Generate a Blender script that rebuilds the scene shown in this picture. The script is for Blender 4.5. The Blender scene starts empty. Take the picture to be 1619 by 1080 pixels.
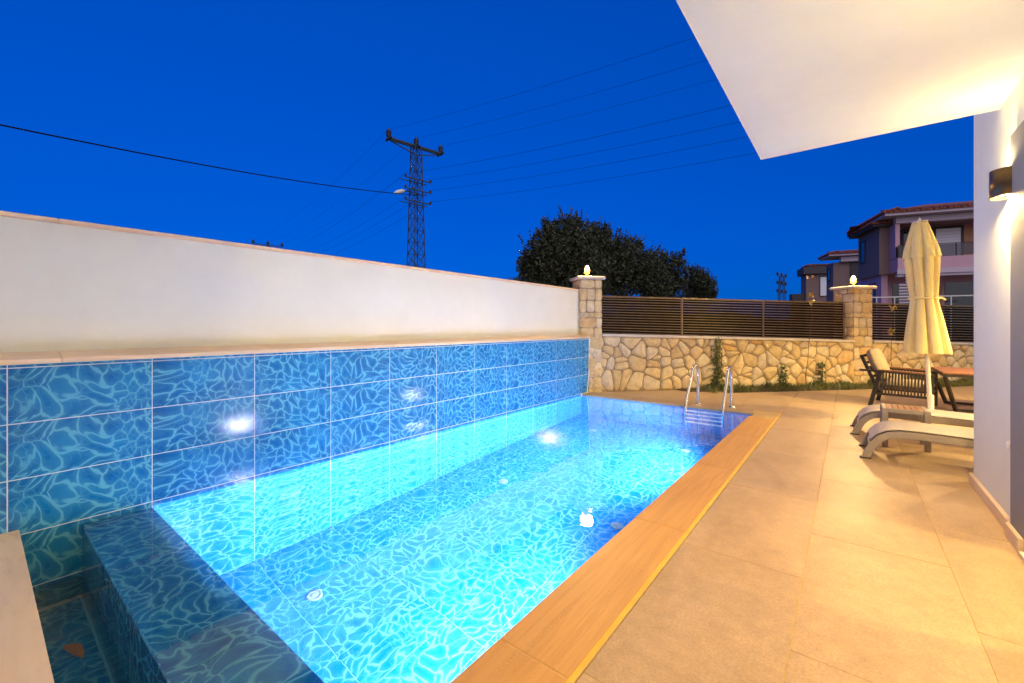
import bpy, bmesh, math, random
from mathutils import Vector, Matrix
random.seed(7)
R = math.radians
S = bpy.context.scene
COL = S.collection

# ------------------------------------------------------------------ camera
CAM_H = 1.271
cam_d = bpy.data.cameras.new('camera')
cam = bpy.data.objects.new('camera', cam_d)
COL.objects.link(cam)
cam.location = (0, 0, CAM_H)
TH = R(38.338)
cam.rotation_euler = (R(90), 0, TH)
cam_d.sensor_width = 36; cam_d.sensor_fit = 'HORIZONTAL'
cam_d.lens = 15.0
cam_d.shift_y = -24.5 / 1619
cam_d.clip_start = 0.05; cam_d.clip_end = 6000
S.camera = cam

# ------------------------------------------------------------------ sky, sun, exposure
SKY_STRENGTH = 0.10
SUN_EL, SUN_AZ = 6.0, 120.0          # dusk glow, low behind the camera
W = bpy.data.worlds.new('World'); S.world = W; W.use_nodes = True
wn, wl = W.node_tree.nodes, W.node_tree.links
wn.clear()
w_out = wn.new('ShaderNodeOutputWorld'); w_bg = wn.new('ShaderNodeBackground')
w_sky = wn.new('ShaderNodeTexSky'); w_sky.sky_type = 'NISHITA'; w_sky.sun_disc = False
w_sky.sun_elevation = R(SUN_EL); w_sky.sun_rotation = R(SUN_AZ)
w_sky.ozone_density = 6.0; w_sky.dust_density = 0.3; w_sky.air_density = 1.0
w_tint = wn.new('ShaderNodeMix'); w_tint.data_type = 'RGBA'; w_tint.blend_type = 'MULTIPLY'
w_tint.inputs['Factor'].default_value = 1.0
w_tint.inputs['B'].default_value = (0.0, 0.265, 1.18, 1)      # blue-hour grade of the long exposure
w_bg.inputs['Strength'].default_value = SKY_STRENGTH
w_gam = wn.new('ShaderNodeGamma'); w_gam.inputs['Gamma'].default_value = 0.40     # long exposure evens the sky out
wl.new(w_sky.outputs['Color'], w_gam.inputs['Color']); wl.new(w_gam.outputs['Color'], w_tint.inputs['A'])
wl.new(w_tint.outputs['Result'], w_bg.inputs['Color'])
wl.new(w_bg.outputs['Background'], w_out.inputs['Surface'])
sun_d = bpy.data.lights.new('sun', 'SUN'); sun = bpy.data.objects.new('sun', sun_d); COL.objects.link(sun)
sun_d.energy = 0.80; sun_d.angle = R(120); sun_d.color = (1.0, 0.84, 0.50)
sun.rotation_euler = (R(90 - 36), 0, R(60))   # wide afterglow from behind the camera and the house
S.view_settings.view_transform = 'Standard'
S.view_settings.look = 'None'
S.view_settings.gamma = 1.0
S.view_settings.use_curve_mapping = False
S.view_settings.exposure = 1.75
S.render.engine = 'CYCLES'
S.cycles.max_bounces = 12; S.cycles.diffuse_bounces = 5; S.cycles.glossy_bounces = 4
S.cycles.transmission_bounces = 8; S.cycles.transparent_max_bounces = 8
S.cycles.sample_clamp_indirect = 30.0
S.cycles.blur_glossy = 0.3
S.cycles.use_denoising = True

# ------------------------------------------------------------------ pixel helper: real point at a real depth
FWD = Vector((-math.sin(TH), math.cos(TH), 0)); RGT = Vector((math.cos(TH), math.sin(TH), 0))
def at(px, py, d):
    return Vector((0, 0, CAM_H)) + (FWD + RGT * ((px - 809.5) / 674.6) + Vector((0, 0, (515.5 - py) / 674.6))) * d

# ------------------------------------------------------------------ materials
MATS = {}
def srgb(r, g, b):
    f = lambda v: (v / 255 / 12.92) if v / 255 <= 0.04045 else ((v / 255 + 0.055) / 1.055) ** 2.4
    return (f(r), f(g), f(b), 1)
class NT:
    def __init__(s, name):
        s.m = bpy.data.materials.new(name); s.m.use_nodes = True
        s.n = s.m.node_tree.nodes; s.l = s.m.node_tree.links
        s.b = s.n['Principled BSDF']; MATS[name] = s.m
    def node(s, t, **kw):
        n = s.n.new(t)
        for k, v in kw.items(): setattr(n, k, v)
        return n
    def link(s, a, b): s.l.new(a, b)
    def coords(s, out='Object'):
        return s.node('ShaderNodeTexCoord').outputs[out]
    def mapping(s, vec, scale=(1, 1, 1), rot=(0, 0, 0)):
        m = s.node('ShaderNodeMapping'); s.link(vec, m.inputs['Vector'])
        m.inputs['Scale'].default_value = scale; m.inputs['Rotation'].default_value = rot
        return m.outputs['Vector']
    def noise(s, vec, scale, detail=4, rough=0.55, dist=0.0):
        n = s.node('ShaderNodeTexNoise'); s.link(vec, n.inputs['Vector'])
        n.inputs['Scale'].default_value = scale; n.inputs['Detail'].default_value = detail
        n.inputs['Roughness'].default_value = rough; n.inputs['Distortion'].default_value = dist
        return n
    def ramp(s, fac, stops):
        r = s.node('ShaderNodeValToRGB'); s.link(fac, r.inputs['Fac'])
        e = r.color_ramp.elements
        while len(e) > 1: e.remove(e[-1])
        e[0].position, e[0].color = stops[0][0], stops[0][1]
        for p, c in stops[1:]:
            x = e.new(p); x.color = c
        return r.outputs['Color']
    def mix(s, fac, a, b, mode='MIX'):
        m = s.node('ShaderNodeMix', data_type='RGBA', blend_type=mode)
        for k, v in (('Factor', fac), ('A', a), ('B', b)):
            if isinstance(v, (tuple, float, int)): m.inputs[k].default_value = v
            else: s.link(v, m.inputs[k])
        return m.outputs['Result']
    def math(s, op, a, b=None, c=None):
        m = s.node('ShaderNodeMath', operation=op)
        for i, v in enumerate((a, b, c)):
            if v is None: continue
            if isinstance(v, (float, int)): m.inputs[i].default_value = v
            else: s.link(v, m.inputs[i])
        return m.outputs[0]
    def bump(s, h, strength, dist=0.01):
        b = s.node('ShaderNodeBump'); b.inputs['Strength'].default_value = strength; b.inputs['Distance'].default_value = dist
        s.link(h, b.inputs['Height']); s.link(b.outputs['Normal'], s.b.inputs['Normal'])
    def set(s, **kw):
        for k, v in kw.items():
            k = k.replace('_', ' ')
            i = s.b.inputs[k]
            if isinstance(v, (float, int, tuple)): i.default_value = v
            else: s.link(v, i)
        return s.m
def g(v): return (v, v, v, 1)
def c3(r, gg, b): return (r, gg, b, 1)
def scaled(c, k): return (c[0] * k, c[1] * k, c[2] * k, 1)

def plain(name, col, rough=0.5, metal=0.0, scale=8, var=0.15, bump=0.0, bscale=60, spec=0.5):
    t = NT(name); v = t.coords()
    n = t.noise(v, scale)
    t.set(Base_Color=t.ramp(n.outputs['Fac'], [(0.3, scaled(col, 1 - var)), (0.7, scaled(col, 1 + var))]), Roughness=rough, Metallic=metal)
    t.b.inputs['Specular IOR Level'].default_value = spec
    if bump:
        n2 = t.noise(v, bscale, 3); t.bump(n2.outputs['Fac'], bump, 0.004)
    return t.m

def m_tileprint(name, base_stops, line_col):
    t = NT(name)
    v = t.coords()
    oi = t.node('ShaderNodeObjectInfo')
    add = t.node('ShaderNodeVectorMath', operation='ADD'); t.link(v, add.inputs[0])
    t.link(oi.outputs['Color'], add.inputs[1])
    p = add.outputs[0]
    def warp(vec, scale, amp, det):
        n = t.noise(vec, scale, det, 0.5)
        sub = t.node('ShaderNodeVectorMath', operation='SUBTRACT'); t.link(n.outputs['Color'], sub.inputs[0]); sub.inputs[1].default_value = (0.5, 0.5, 0.5)
        sc = t.node('ShaderNodeVectorMath', operation='SCALE'); t.link(sub.outputs[0], sc.inputs[0]); sc.inputs['Scale'].default_value = amp
        ad = t.node('ShaderNodeVectorMath', operation='ADD'); t.link(vec, ad.inputs[0]); t.link(sc.outputs[0], ad.inputs[1])
        return ad.outputs[0]
    q = warp(warp(warp(p, 2.6, 0.36, 1), 9.0, 0.11, 1), 22.0, 0.034, 1)
    def web(scale, w, vec):
        vo = t.node('ShaderNodeTexVoronoi', voronoi_dimensions='2D', feature='DISTANCE_TO_EDGE')
        t.link(vec, vo.inputs['Vector']); vo.inputs['Scale'].default_value = scale
        mr = t.node('ShaderNodeMapRange', interpolation_type='SMOOTHERSTEP'); t.link(vo.outputs['Distance'], mr.inputs['Value'])
        mr.inputs['From Min'].default_value = 0.0; (t.link(w, mr.inputs['From Max']) if not isinstance(w, float) else setattr(mr.inputs['From Max'], 'default_value', w))
        mr.inputs['To Min'].default_value = 1.0; mr.inputs['To Max'].default_value = 0.0
        return mr.outputs['Result']
    nv = t.noise(p, 6.0, 2).outputs['Fac']
    wv = t.math('MULTIPLY_ADD', nv, 1.9, -0.20)
    a = t.math('MULTIPLY', web(11.8, t.math('MULTIPLY_ADD', nv, 0.30, -0.02), q), wv)
    halo = t.math('MULTIPLY', web(11.8, 0.55, q), 0.20)
    q2 = t.mapping(warp(p, 4.0, 0.20, 2), (1.0, 1.0, 1), (0, 0, 0.9))
    b = t.math('MULTIPLY', web(19.0, 0.09, q2), t.math('MULTIPLY_ADD', nv, -2.4, 1.35))
    lines = t.math('MAXIMUM', t.math('MAXIMUM', t.math('ADD', a, halo), b), 0.0)
    big = t.noise(p, 4.0, 3)
    base = t.ramp(big.outputs['Fac'], base_stops)
    col = t.mix(t.math('MINIMUM', lines, 0.92), base, line_col)
    t.set(Base_Color=col, Roughness=0.145)
    t.b.inputs['Specular IOR Level'].default_value = 0.30
    sn = t.noise(v, 9.0, 2); t.bump(sn.outputs['Fac'], 0.05, 0.01)
    return t.m

def m_water():
    t = NT('pool_water')
    t.n.remove(t.b)
    gl = t.node('ShaderNodeBsdfGlass'); gl.inputs['IOR'].default_value = 1.333; gl.inputs['Roughness'].default_value = 0.0
    gl.inputs['Color'].default_value = (0.94, 0.985, 1.0, 1)
    v = t.coords()
    n1 = t.noise(t.mapping(v, (1, 1, 1)), 5.0, 2, 0.5, 0.6)
    n2 = t.noise(v, 14.0, 2, 0.5, 0.4)
    h = t.math('ADD', n1.outputs['Fac'], t.math('MULTIPLY', n2.outputs['Fac'], 0.12))
    b = t.node('ShaderNodeBump'); b.inputs['Strength'].default_value = 0.22; b.inputs['Distance'].default_value = 0.006
    t.link(h, b.inputs['Height']); t.link(b.outputs['Normal'], gl.inputs['Normal'])
    t.link(gl.outputs['BSDF'], t.n['Material Output'].inputs['Surface'])
    return t.m

def m_travertine(name, stops, scale=(1.6, 14, 6), rough=0.45, pit=0.55):
    t = NT(name); v = t.coords('Object')
    oi = t.node('ShaderNodeObjectInfo')
    add = t.node('ShaderNodeVectorMath', operation='ADD'); t.link(v, add.inputs[0])
    mu = t.node('ShaderNodeVectorMath', operation='SCALE'); t.link(oi.outputs['Location'], mu.inputs[0]); mu.inputs['Scale'].default_value = 3.7
    t.link(mu.outputs[0], add.inputs[1])
    mp = t.mapping(add.outputs[0], scale)
    n = t.noise(mp, 1.6, 6, 0.62, 0.9)
    n2 = t.noise(v, 110, 3)
    col = t.ramp(n.outputs['Fac'], stops)
    n3 = t.noise(t.mapping(add.outputs[0], (scale[0] * 1.8, scale[1] * 1.5, scale[2])), 1.3, 4, 0.6)
    band = t.ramp(n3.outputs['Fac'], [(0.50, g(0.0)), (0.66, g(1.0))])
    pits = t.math('MULTIPLY', t.ramp(n2.outputs['Fac'], [(0.36, g(1.0)), (0.50, g(0.0))]), t.math('MULTIPLY', band, pit))
    col = t.mix(t.math('MULTIPLY', band, 0.30), col, stops[0][1])
    t.set(Base_Color=t.mix(pits, col, scaled(stops[0][1], 0.45)), Roughness=rough)
    t.bump(n.outputs['Fac'], 0.12, 0.004)
    return t.m

def m_decktile():
    t = NT('deck_porcelain'); v = t.coords()
    oi = t.node('ShaderNodeObjectInfo')
    add = t.node('ShaderNodeVectorMath', operation='ADD'); t.link(v, add.inputs[0])
    mu = t.node('ShaderNodeVectorMath', operation='SCALE'); t.link(oi.outputs['Location'], mu.inputs[0]); mu.inputs['Scale'].default_value = 2.3
    t.link(mu.outputs[0], add.inputs[1])
    p = add.outputs[0]
    n1 = t.noise(t.mapping(p, (1.0, 0.5, 1), (0, 0, 0.5)), 2.2, 6, 0.6, 0.5)
    n2 = t.noise(p, 90, 3, 0.7)
    n3 = t.noise(p, 14, 4, 0.6)
    col = t.ramp(n1.outputs['Fac'], [(0.3, c3(0.36, 0.24, 0.12)), (0.5, c3(0.44, 0.30, 0.158)), (0.75, c3(0.50, 0.35, 0.195))])
    rnd = t.math('MULTIPLY_ADD', oi.outputs['Random'], 0.14, 0.93)
    col = t.mix(1.0, col, t.ramp(n2.outputs['Fac'], [(0.3, g(0.80)), (0.7, g(1.16))]), 'MULTIPLY')
    col = t.mix(1.0, col, t.ramp(n3.outputs['Fac'], [(0.3, g(0.88)), (0.7, g(1.08))]), 'MULTIPLY')
    cb = t.node('ShaderNodeCombineColor'); [t.link(rnd, cb.inputs[i]) for i in range(3)]
    col = t.mix(1.0, col, cb.outputs[0], 'MULTIPLY')
    t.set(Base_Color=col, Roughness=t.math('MULTIPLY_ADD', n3.outputs['Fac'], 0.25, 0.30))
    t.bump(n2.outputs['Fac'], 0.10, 0.002)
    return t.m

def m_stone():
    t = NT('limestone'); v = t.coords(); oi = t.node('ShaderNodeObjectInfo')
    mu = t.node('ShaderNodeVectorMath', operation='SCALE'); t.link(oi.outputs['Location'], mu.inputs[0]); mu.inputs['Scale'].default_value = 5.1
    add = t.node('ShaderNodeVectorMath', operation='ADD'); t.link(v, add.inputs[0]); t.link(mu.outputs[0], add.inputs[1])
    p = add.outputs[0]
    base = t.ramp(oi.outputs['Random'], [(0.0, c3(0.56, 0.41, 0.20)), (0.3, c3(0.64, 0.48, 0.24)), (0.55, c3(0.69, 0.56, 0.32)), (0.78, c3(0.60, 0.50, 0.35)), (0.9, c3(0.64, 0.40, 0.14)), (1.0, c3(0.71, 0.60, 0.38))])
    n = t.noise(p, 9, 6, 0.65, 0.4)
    n2 = t.noise(p, 3.2, 3, 0.6)
    col = t.mix(1.0, base, t.ramp(n.outputs['Fac'], [(0.28, g(0.72)), (0.55, g(1.0)), (0.8, g(1.14))]), 'MULTIPLY')
    col = t.mix(t.ramp(n2.outputs['Fac'], [(0.58, g(0)), (0.72, g(0.55))]), col, c3(0.42, 0.22, 0.08))
    t.set(Base_Color=col, Roughness=0.85)
    t.bump(n.outputs['Fac'], 1.0, 0.03)
    return t.m

def m_plaster(name, col, bs=140, bump=0.25):
    t = NT(name); v = t.coords()
    n = t.noise(v, bs, 3, 0.7); n2 = t.noise(v, 1.2, 4)
    t.set(Base_Color=t.ramp(n2.outputs['Fac'], [(0.3, scaled(col, 0.95)), (0.7, scaled(col, 1.03))]), Roughness=0.8)
    n2.inputs['Roughness'].default_value = 0.75
    t.bump(n.outputs['Fac'], bump, 0.004)
    return t.m

def m_wood():
    t = NT('oiled_wood'); v = t.coords(); oi = t.node('ShaderNodeObjectInfo')
    mp = t.mapping(v, (30, 30, 3)); n = t.noise(mp, 1.0, 4, 0.6, 0.6)
    col = t.ramp(n.outputs['Fac'], [(0.3, c3(0.14, 0.052, 0.015)), (0.7, c3(0.29, 0.125, 0.042))])
    t.set(Base_Color=col, Roughness=0.5)
    return t.m

def m_fabric(name, col, scale=600, var=0.12, translucent=0.0):
    t = NT(name); v = t.coords()
    n = t.noise(v, scale, 2); n2 = t.noise(v, 5, 3)
    c = t.ramp(n2.outputs['Fac'], [(0.3, scaled(col, 1 - var)), (0.7, scaled(col, 1 + var * .5))])
    t.set(Base_Color=c, Roughness=0.9)
    t.b.inputs['Specular IOR Level'].default_value = 0.15
    t.bump(n.outputs['Fac'], 0.2, 0.002)
    return t.m

def m_sling():
    t = NT('sling_mesh'); v = t.coords()
    w = t.node('ShaderNodeTexWave', wave_type='BANDS', bands_direction='Y'); t.link(v, w.inputs['Vector']); w.inputs['Scale'].default_value = 26
    n = t.noise(v, 200, 2)
    col = t.ramp(w.outputs['Fac'], [(0.0, c3(0.36, 0.30, 0.24)), (1.0, c3(0.52, 0.44, 0.36))])
    t.set(Base_Color=col, Roughness=0.7); t.bump(w.outputs['Fac'], 0.4, 0.004)
    return t.m

def m_leaf(name, stops):
    t = NT(name); v = t.coords()
    n = t.noise(v, 2.0, 3)
    t.set(Base_Color=t.ramp(n.outputs['Fac'], stops), Roughness=0.55)
    return t.m

def m_emit(name, col, strength):
    t = NT(name); t.set(Base_Color=g(0.8), Roughness=0.4)
    t.b.inputs['Emission Color'].default_value = col; t.b.inputs['Emission Strength'].default_value = strength
    return t.m

def m_glass(name, col, rough=0.02):
    t = NT(name); t.n.remove(t.b)
    gl = t.node('ShaderNodeBsdfGlossy'); gl.inputs['Roughness'].default_value = rough
    tr = t.node('ShaderNodeBsdfTransparent'); tr.inputs['Color'].default_value = col
    fr = t.node('ShaderNodeFresnel'); fr.inputs['IOR'].default_value = 1.5
    mx = t.node('ShaderNodeMixShader'); t.link(fr.outputs[0], mx.inputs[0]); t.link(tr.outputs[0], mx.inputs[1]); t.link(gl.outputs[0], mx.inputs[2])
    t.link(mx.outputs[0], t.n['Material Output'].inputs['Surface'])
    return t.m

def m_rooftile():
    t = NT('roof_clay'); v = t.coords()
    w = t.node('ShaderNodeTexWave', wave_type='BANDS', bands_direction='X'); t.link(v, w.inputs['Vector']); w.inputs['Scale'].default_value = 1.4
    n = t.noise(v, 3, 4)
    t.set(Base_Color=t.ramp(n.outputs['Fac'], [(0.3, c3(0.16, 0.045, 0.03)), (0.7, c3(0.28, 0.085, 0.055))]), Roughness=0.8)
    t.bump(w.outputs['Fac'], 0.6, 0.06)
    return t.m

M = {}
M['tile'] = m_tileprint('printed_wall_tile', [(0.3, c3(0.001, 0.075, 0.22)), (0.55, c3(0.002, 0.115, 0.31)), (0.8, c3(0.004, 0.165, 0.38))], c3(0.09, 0.34, 0.48))
M['pooltile_washed'] = m_tileprint('printed_tile_light_washed', [(0.3, c3(0.001, 0.105, 0.30)), (0.55, c3(0.002, 0.135, 0.37)), (0.8, c3(0.004, 0.165, 0.42))], c3(0.075, 0.275, 0.50))  # same tile, print contrast lowered to paint in glare and water haze
M['water'] = m_water()
M['grout'] = plain('white_grout', c3(0.55, 0.56, 0.56), 0.8, var=0.1, scale=20)
M['poolgrout'] = plain('pool_grout', c3(0.09, 0.32, 0.48), 0.8, var=0.1, scale=20)
M['deckgrout'] = plain('sand_grout', c3(0.50, 0.34, 0.13), 0.9, var=0.15, scale=15)
M['deck'] = m_decktile()
M['coping'] = m_travertine('travertine_coping', [(0.25, c3(0.46, 0.24, 0.06)), (0.45, c3(0.54, 0.29, 0.075)), (0.6, c3(0.47, 0.245, 0.058)), (0.8, c3(0.64, 0.38, 0.12))], (10, 0.55, 6))
M['ledge'] = m_travertine('cream_marble', [(0.25, c3(0.58, 0.42, 0.26)), (0.5, c3(0.70, 0.53, 0.35)), (0.8, c3(0.74, 0.60, 0.42))], (4, 0.8, 4), 0.45, 0.1)
M['slab'] = m_travertine('veined_cream_slab', [(0.28, c3(0.46, 0.31, 0.16)), (0.42, c3(0.68, 0.50, 0.30)), (0.7, c3(0.72, 0.57, 0.38))], (0.9, 5, 4), 0.45, 0.25)
M['white'] = m_plaster('white_render', c3(0.71, 0.735, 0.645), 60, 0.35)
M['house'] = m_plaster('house_stucco', c3(0.73, 0.75, 0.63), 170, 0.5)
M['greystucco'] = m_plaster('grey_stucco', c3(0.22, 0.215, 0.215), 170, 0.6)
M['stone'] = m_stone()
M['mortar'] = plain('mortar', c3(0.31, 0.23, 0.14), 0.95, var=0.25, scale=12, bump=0.6)
M['capstone'] = plain('cap_stone', c3(0.62, 0.55, 0.46), 0.6, var=0.12, scale=5, bump=0.15)
M['dark_metal'] = plain('dark_metal', c3(0.030, 0.026, 0.024), 0.45, 0.3, var=0.15)
M['slat'] = plain('slat_paint', c3(0.006, 0.005, 0.004), 0.8, 0.0, var=0.15, spec=0.05)
M['chrome'] = plain('polished_steel', c3(0.72, 0.70, 0.68), 0.10, 1.0, var=0.04)
M['taupe'] = plain('taupe_aluminium', c3(0.30, 0.25, 0.205), 0.5, 0.1, var=0.08)
M['sling'] = m_sling()
M['wood'] = m_wood()
M['rope'] = m_fabric('dark_rope', c3(0.055, 0.05, 0.046), 300)
M['cushion'] = m_fabric('cushion_cloth', c3(0.32, 0.25, 0.17), 500)
M['parasol'] = m_fabric('parasol_canvas', c3(0.74, 0.61, 0.28), 500, 0.05)
M['offwhite'] = plain('cream_paint', c3(0.68, 0.64, 0.56), 0.4, var=0.05)
M['steelblue'] = plain('galvanised_steel', c3(0.028, 0.055, 0.085), 0.8, 0.0, var=0.2)
M['insulator'] = plain('glazed_insulator', c3(0.020, 0.012, 0.010), 0.3, var=0.2)
M['cable'] = plain('cable_black', c3(0.006, 0.006, 0.008), 0.9, var=0.1, spec=0.1)
M['wire'] = plain('wire_grey', c3(0.006, 0.012, 0.02), 1.0, var=0.1, spec=0.0)
M['bark'] = plain('bark', c3(0.07, 0.05, 0.035), 0.95, var=0.35, scale=12, bump=0.8)
M['leaf'] = m_leaf('dark_evergreen_leaf', [(0.3, c3(0.016, 0.024, 0.010)), (0.7, c3(0.048, 0.056, 0.022))])
M['leaf2'] = m_leaf('shrub_leaf', [(0.3, c3(0.05, 0.085, 0.02)), (0.7, c3(0.11, 0.14, 0.035))])
M['leafy'] = m_leaf('yellowed_leaf', [(0.3, c3(0.30, 0.20, 0.03)), (0.7, c3(0.48, 0.34, 0.06))])
M['grass'] = m_leaf('grass_blade', [(0.3, c3(0.045, 0.075, 0.015)), (0.7, c3(0.14, 0.13, 0.035))])
M['petal'] = plain('pale_petal', c3(0.6, 0.55, 0.5), 0.7, var=0.1)
M['petal2'] = plain('red_petal', c3(0.5, 0.22, 0.15), 0.7, var=0.1)
M['soil'] = plain('dry_soil', c3(0.11, 0.07, 0.035), 0.95, var=0.35, scale=20, bump=0.9)
M['hill'] = plain('scrub_hill', c3(0.05, 0.045, 0.03), 1.0, var=0.4, scale=0.05, spec=0.0)
M['ground'] = plain('dry_ground', c3(0.09, 0.08, 0.055), 0.95, var=0.3, scale=0.6, bump=0.5, bscale=4)
M['sconce'] = plain('bronze_sconce', c3(0.12, 0.075, 0.035), 0.35, 0.7, var=0.1)
M['brass'] = plain('brass', c3(0.45, 0.28, 0.09), 0.35, 0.8, var=0.1)
M['plastic'] = plain('white_plastic', c3(0.75, 0.73, 0.70), 0.35, var=0.03)
M['inlet'] = plain('inlet_plastic', c3(0.16, 0.26, 0.28), 0.5, var=0.03)
M['coping_strip'] = plain('honey_joint', c3(0.72, 0.40, 0.045), 0.6, var=0.12)
M['bronze_lit_edge'] = plain('bronze_and_lit_edge', c3(0.16, 0.10, 0.055), 0.4, 0.2, var=0.2)  # bronze of rails and posts; on the slats it paints lamp-lit edges
M['amber'] = m_emit('amber_glass', (1.0, 0.40, 0.05, 1), 0.4)
M['steptread'] = plain('step_tread', c3(0.62, 0.64, 0.64), 0.5, var=0.05)
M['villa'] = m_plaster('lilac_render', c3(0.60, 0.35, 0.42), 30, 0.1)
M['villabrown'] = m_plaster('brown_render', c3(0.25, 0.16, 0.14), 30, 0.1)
M['villawhite'] = m_plaster('pale_fascia', c3(0.56, 0.46, 0.52), 30, 0.05)
M['villadark'] = plain('dark_fascia', c3(0.06, 0.05, 0.055), 0.7, var=0.1)
M['roof'] = m_rooftile()
M['blind'] = plain('white_blind', c3(0.85, 0.85, 0.88), 0.6, var=0.03)
M['darkglass'] = plain('dark_pane', c3(0.012, 0.013, 0.016), 0.06, var=0.05)
M['railglass'] = m_glass('smoked_glass', (0.45, 0.42, 0.46, 1))
M['doorwood'] = plain('door_wood', c3(0.45, 0.20, 0.09), 0.5, var=0.15)
M['lens'] = m_emit('pool_lens', (0.82, 0.80, 1.0, 1), 90)
M['glow'] = m_emit('lamp_glass', (1.0, 0.42, 0.08, 1), 1.5)
M['diffuser'] = m_emit('sconce_lens', (1.0, 0.78, 0.48, 1), 14)
M['leafdead'] = plain('dead_leaf', c3(0.15, 0.075, 0.03), 0.8, var=0.2)
M['shell'] = plain('room_paint', c3(0.75, 0.72, 0.66), 0.8, var=0.03)

# ------------------------------------------------------------------ object helpers
WM = {}
def link(name, data, parent=None, mat=None, wm=None, kind=None):
    o = bpy.data.objects.new(name, data); COL.objects.link(o)
    wm = wm or Matrix.Identity(4)
    WM[o.name] = wm
    if parent is not None:
        o.parent = parent; o.matrix_parent_inverse = WM[parent.name].inverted()
    o.matrix_basis = wm
    if mat is not None and data is not None and not data.materials: data.materials.append(mat)
    if kind: o['kind'] = kind
    return o
def thing(name, label, cat, loc, group=None, rz=0.0):
    o = link(name, None, wm=Matrix.Translation(loc) @ Matrix.Rotation(rz, 4, 'Z'))
    o.empty_display_size = 0.2
    return tag(o, label, cat, group)
def tag(o, label, cat, group=None):
    o['label'] = label; o['category'] = cat
    if group: o['group'] = group
    return o
class MB:
    """collects shapes, then links them as one mesh object"""
    def __init__(s): s.v = []; s.f = []; s.sm = set()
    def add(s, vs, fs, smooth=False):
        k = len(s.v); s.v += [tuple(v) for v in vs]
        for f in fs:
            if smooth: s.sm.add(len(s.f))
            s.f.append([i + k for i in f])
        return s
    def box(s, x0, x1, y0, y1, z0, z1, M_=None):
        vs = [Vector(p) for p in ((x0, y0, z0), (x1, y0, z0), (x1, y1, z0), (x0, y1, z0), (x0, y0, z1), (x1, y0, z1), (x1, y1, z1), (x0, y1, z1))]
        if M_: vs = [M_ @ v for v in vs]
        return s.add(vs, [(0, 3, 2, 1), (4, 5, 6, 7), (0, 1, 5, 4), (1, 2, 6, 5), (2, 3, 7, 6), (3, 0, 4, 7)])
    def bar(s, a, b, w, h=None, up=(0, 0, 1)):
        a, b = Vector(a), Vector(b); h = h or w; d = (b - a).normalized(); u = Vector(up)
        if abs(d.dot(u)) > 0.98: u = Vector((1, 0, 0))
        x = d.cross(u).normalized(); y = x.cross(d)
        vs = [p + x * (w / 2 * i) + y * (h / 2 * j) for p in (a, b) for i, j in ((-1, -1), (1, -1), (1, 1), (-1, 1))]
        return s.add(vs, [(0, 1, 2, 3), (7, 6, 5, 4), (0, 4, 5, 1), (1, 5, 6, 2), (2, 6, 7, 3), (3, 7, 4, 0)])
    def tube(s, pts, r, n=8, cap=True):
        pts = [Vector(p) for p in pts]; rs = r if isinstance(r, (list, tuple)) else [r] * len(pts)
        vs = []; ref = None
        for i, p in enumerate(pts):
            d = (pts[min(i + 1, len(pts) - 1)] - pts[max(i - 1, 0)]).normalized()
            if ref is None:
                ref = Vector((0, 0, 1)) if abs(d.z) < 0.9 else Vector((1, 0, 0))
            x = d.cross(ref)
            if x.length < 1e-4: x = d.cross(Vector((0.3, 1, 0.2)))
            x.normalize(); y = x.cross(d).normalized(); ref = y
            vs += [p + (x * math.cos(2 * math.pi * k / n) + y * math.sin(2 * math.pi * k / n)) * rs[i] for k in range(n)]
        fs = [(i * n + k, i * n + (k + 1) % n, (i + 1) * n + (k + 1) % n, (i + 1) * n + k) for i in range(len(pts) - 1) for k in range(n)]
        s.add(vs, fs, True)
        if cap: s.add(vs[:n], [list(range(n))[::-1]]).add(vs[-n:], [list(range(n))])
        return s
    def lathe(s, c, prof, n=20, cap=True):
        c = Vector(c); vs = [c + Vector((math.cos(2 * math.pi * k / n) * r, math.sin(2 * math.pi * k / n) * r, z)) for r, z in prof for k in range(n)]
        fs = [(i * n + k, i * n + (k + 1) % n, (i + 1) * n + (k + 1) % n, (i + 1) * n + k) for i in range(len(prof) - 1) for k in range(n)]
        s.add(vs, fs, True)
        if cap: s.add(vs[:n], [list(range(n))[::-1]]).add(vs[-n:], [list(range(n))])
        return s
    def prism(s, poly, z0, z1):
        n = len(poly)
        vs = [(p[0], p[1], z0) for p in poly] + [(p[0], p[1], z1) for p in poly]
        return s.add(vs, [list(range(n))[::-1], list(range(n, 2 * n))] + [(i, (i + 1) % n, (i + 1) % n + n, i + n) for i in range(n)])
    def mesh(s, name):
        m = bpy.data.meshes.new(name); m.from_pydata(s.v, [], s.f)
        if s.sm:
            for i in s.sm: m.polygons[i].use_smooth = True
        m.update(); return m
    def build(s, name, mat, parent=None, kind=None, bevel=0.0, wm=None):
        m = s.mesh(name)
        if bevel:
            bm = bmesh.new(); bm.from_mesh(m)
            bmesh.ops.remove_doubles(bm, verts=bm.verts, dist=1e-5)
            bmesh.ops.bevel(bm, geom=list(bm.edges), offset=bevel, segments=2, affect='EDGES', clamp_overlap=True)
            bm.to_mesh(m); bm.free()
        return link(name, m, parent, mat, wm, kind)
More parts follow.
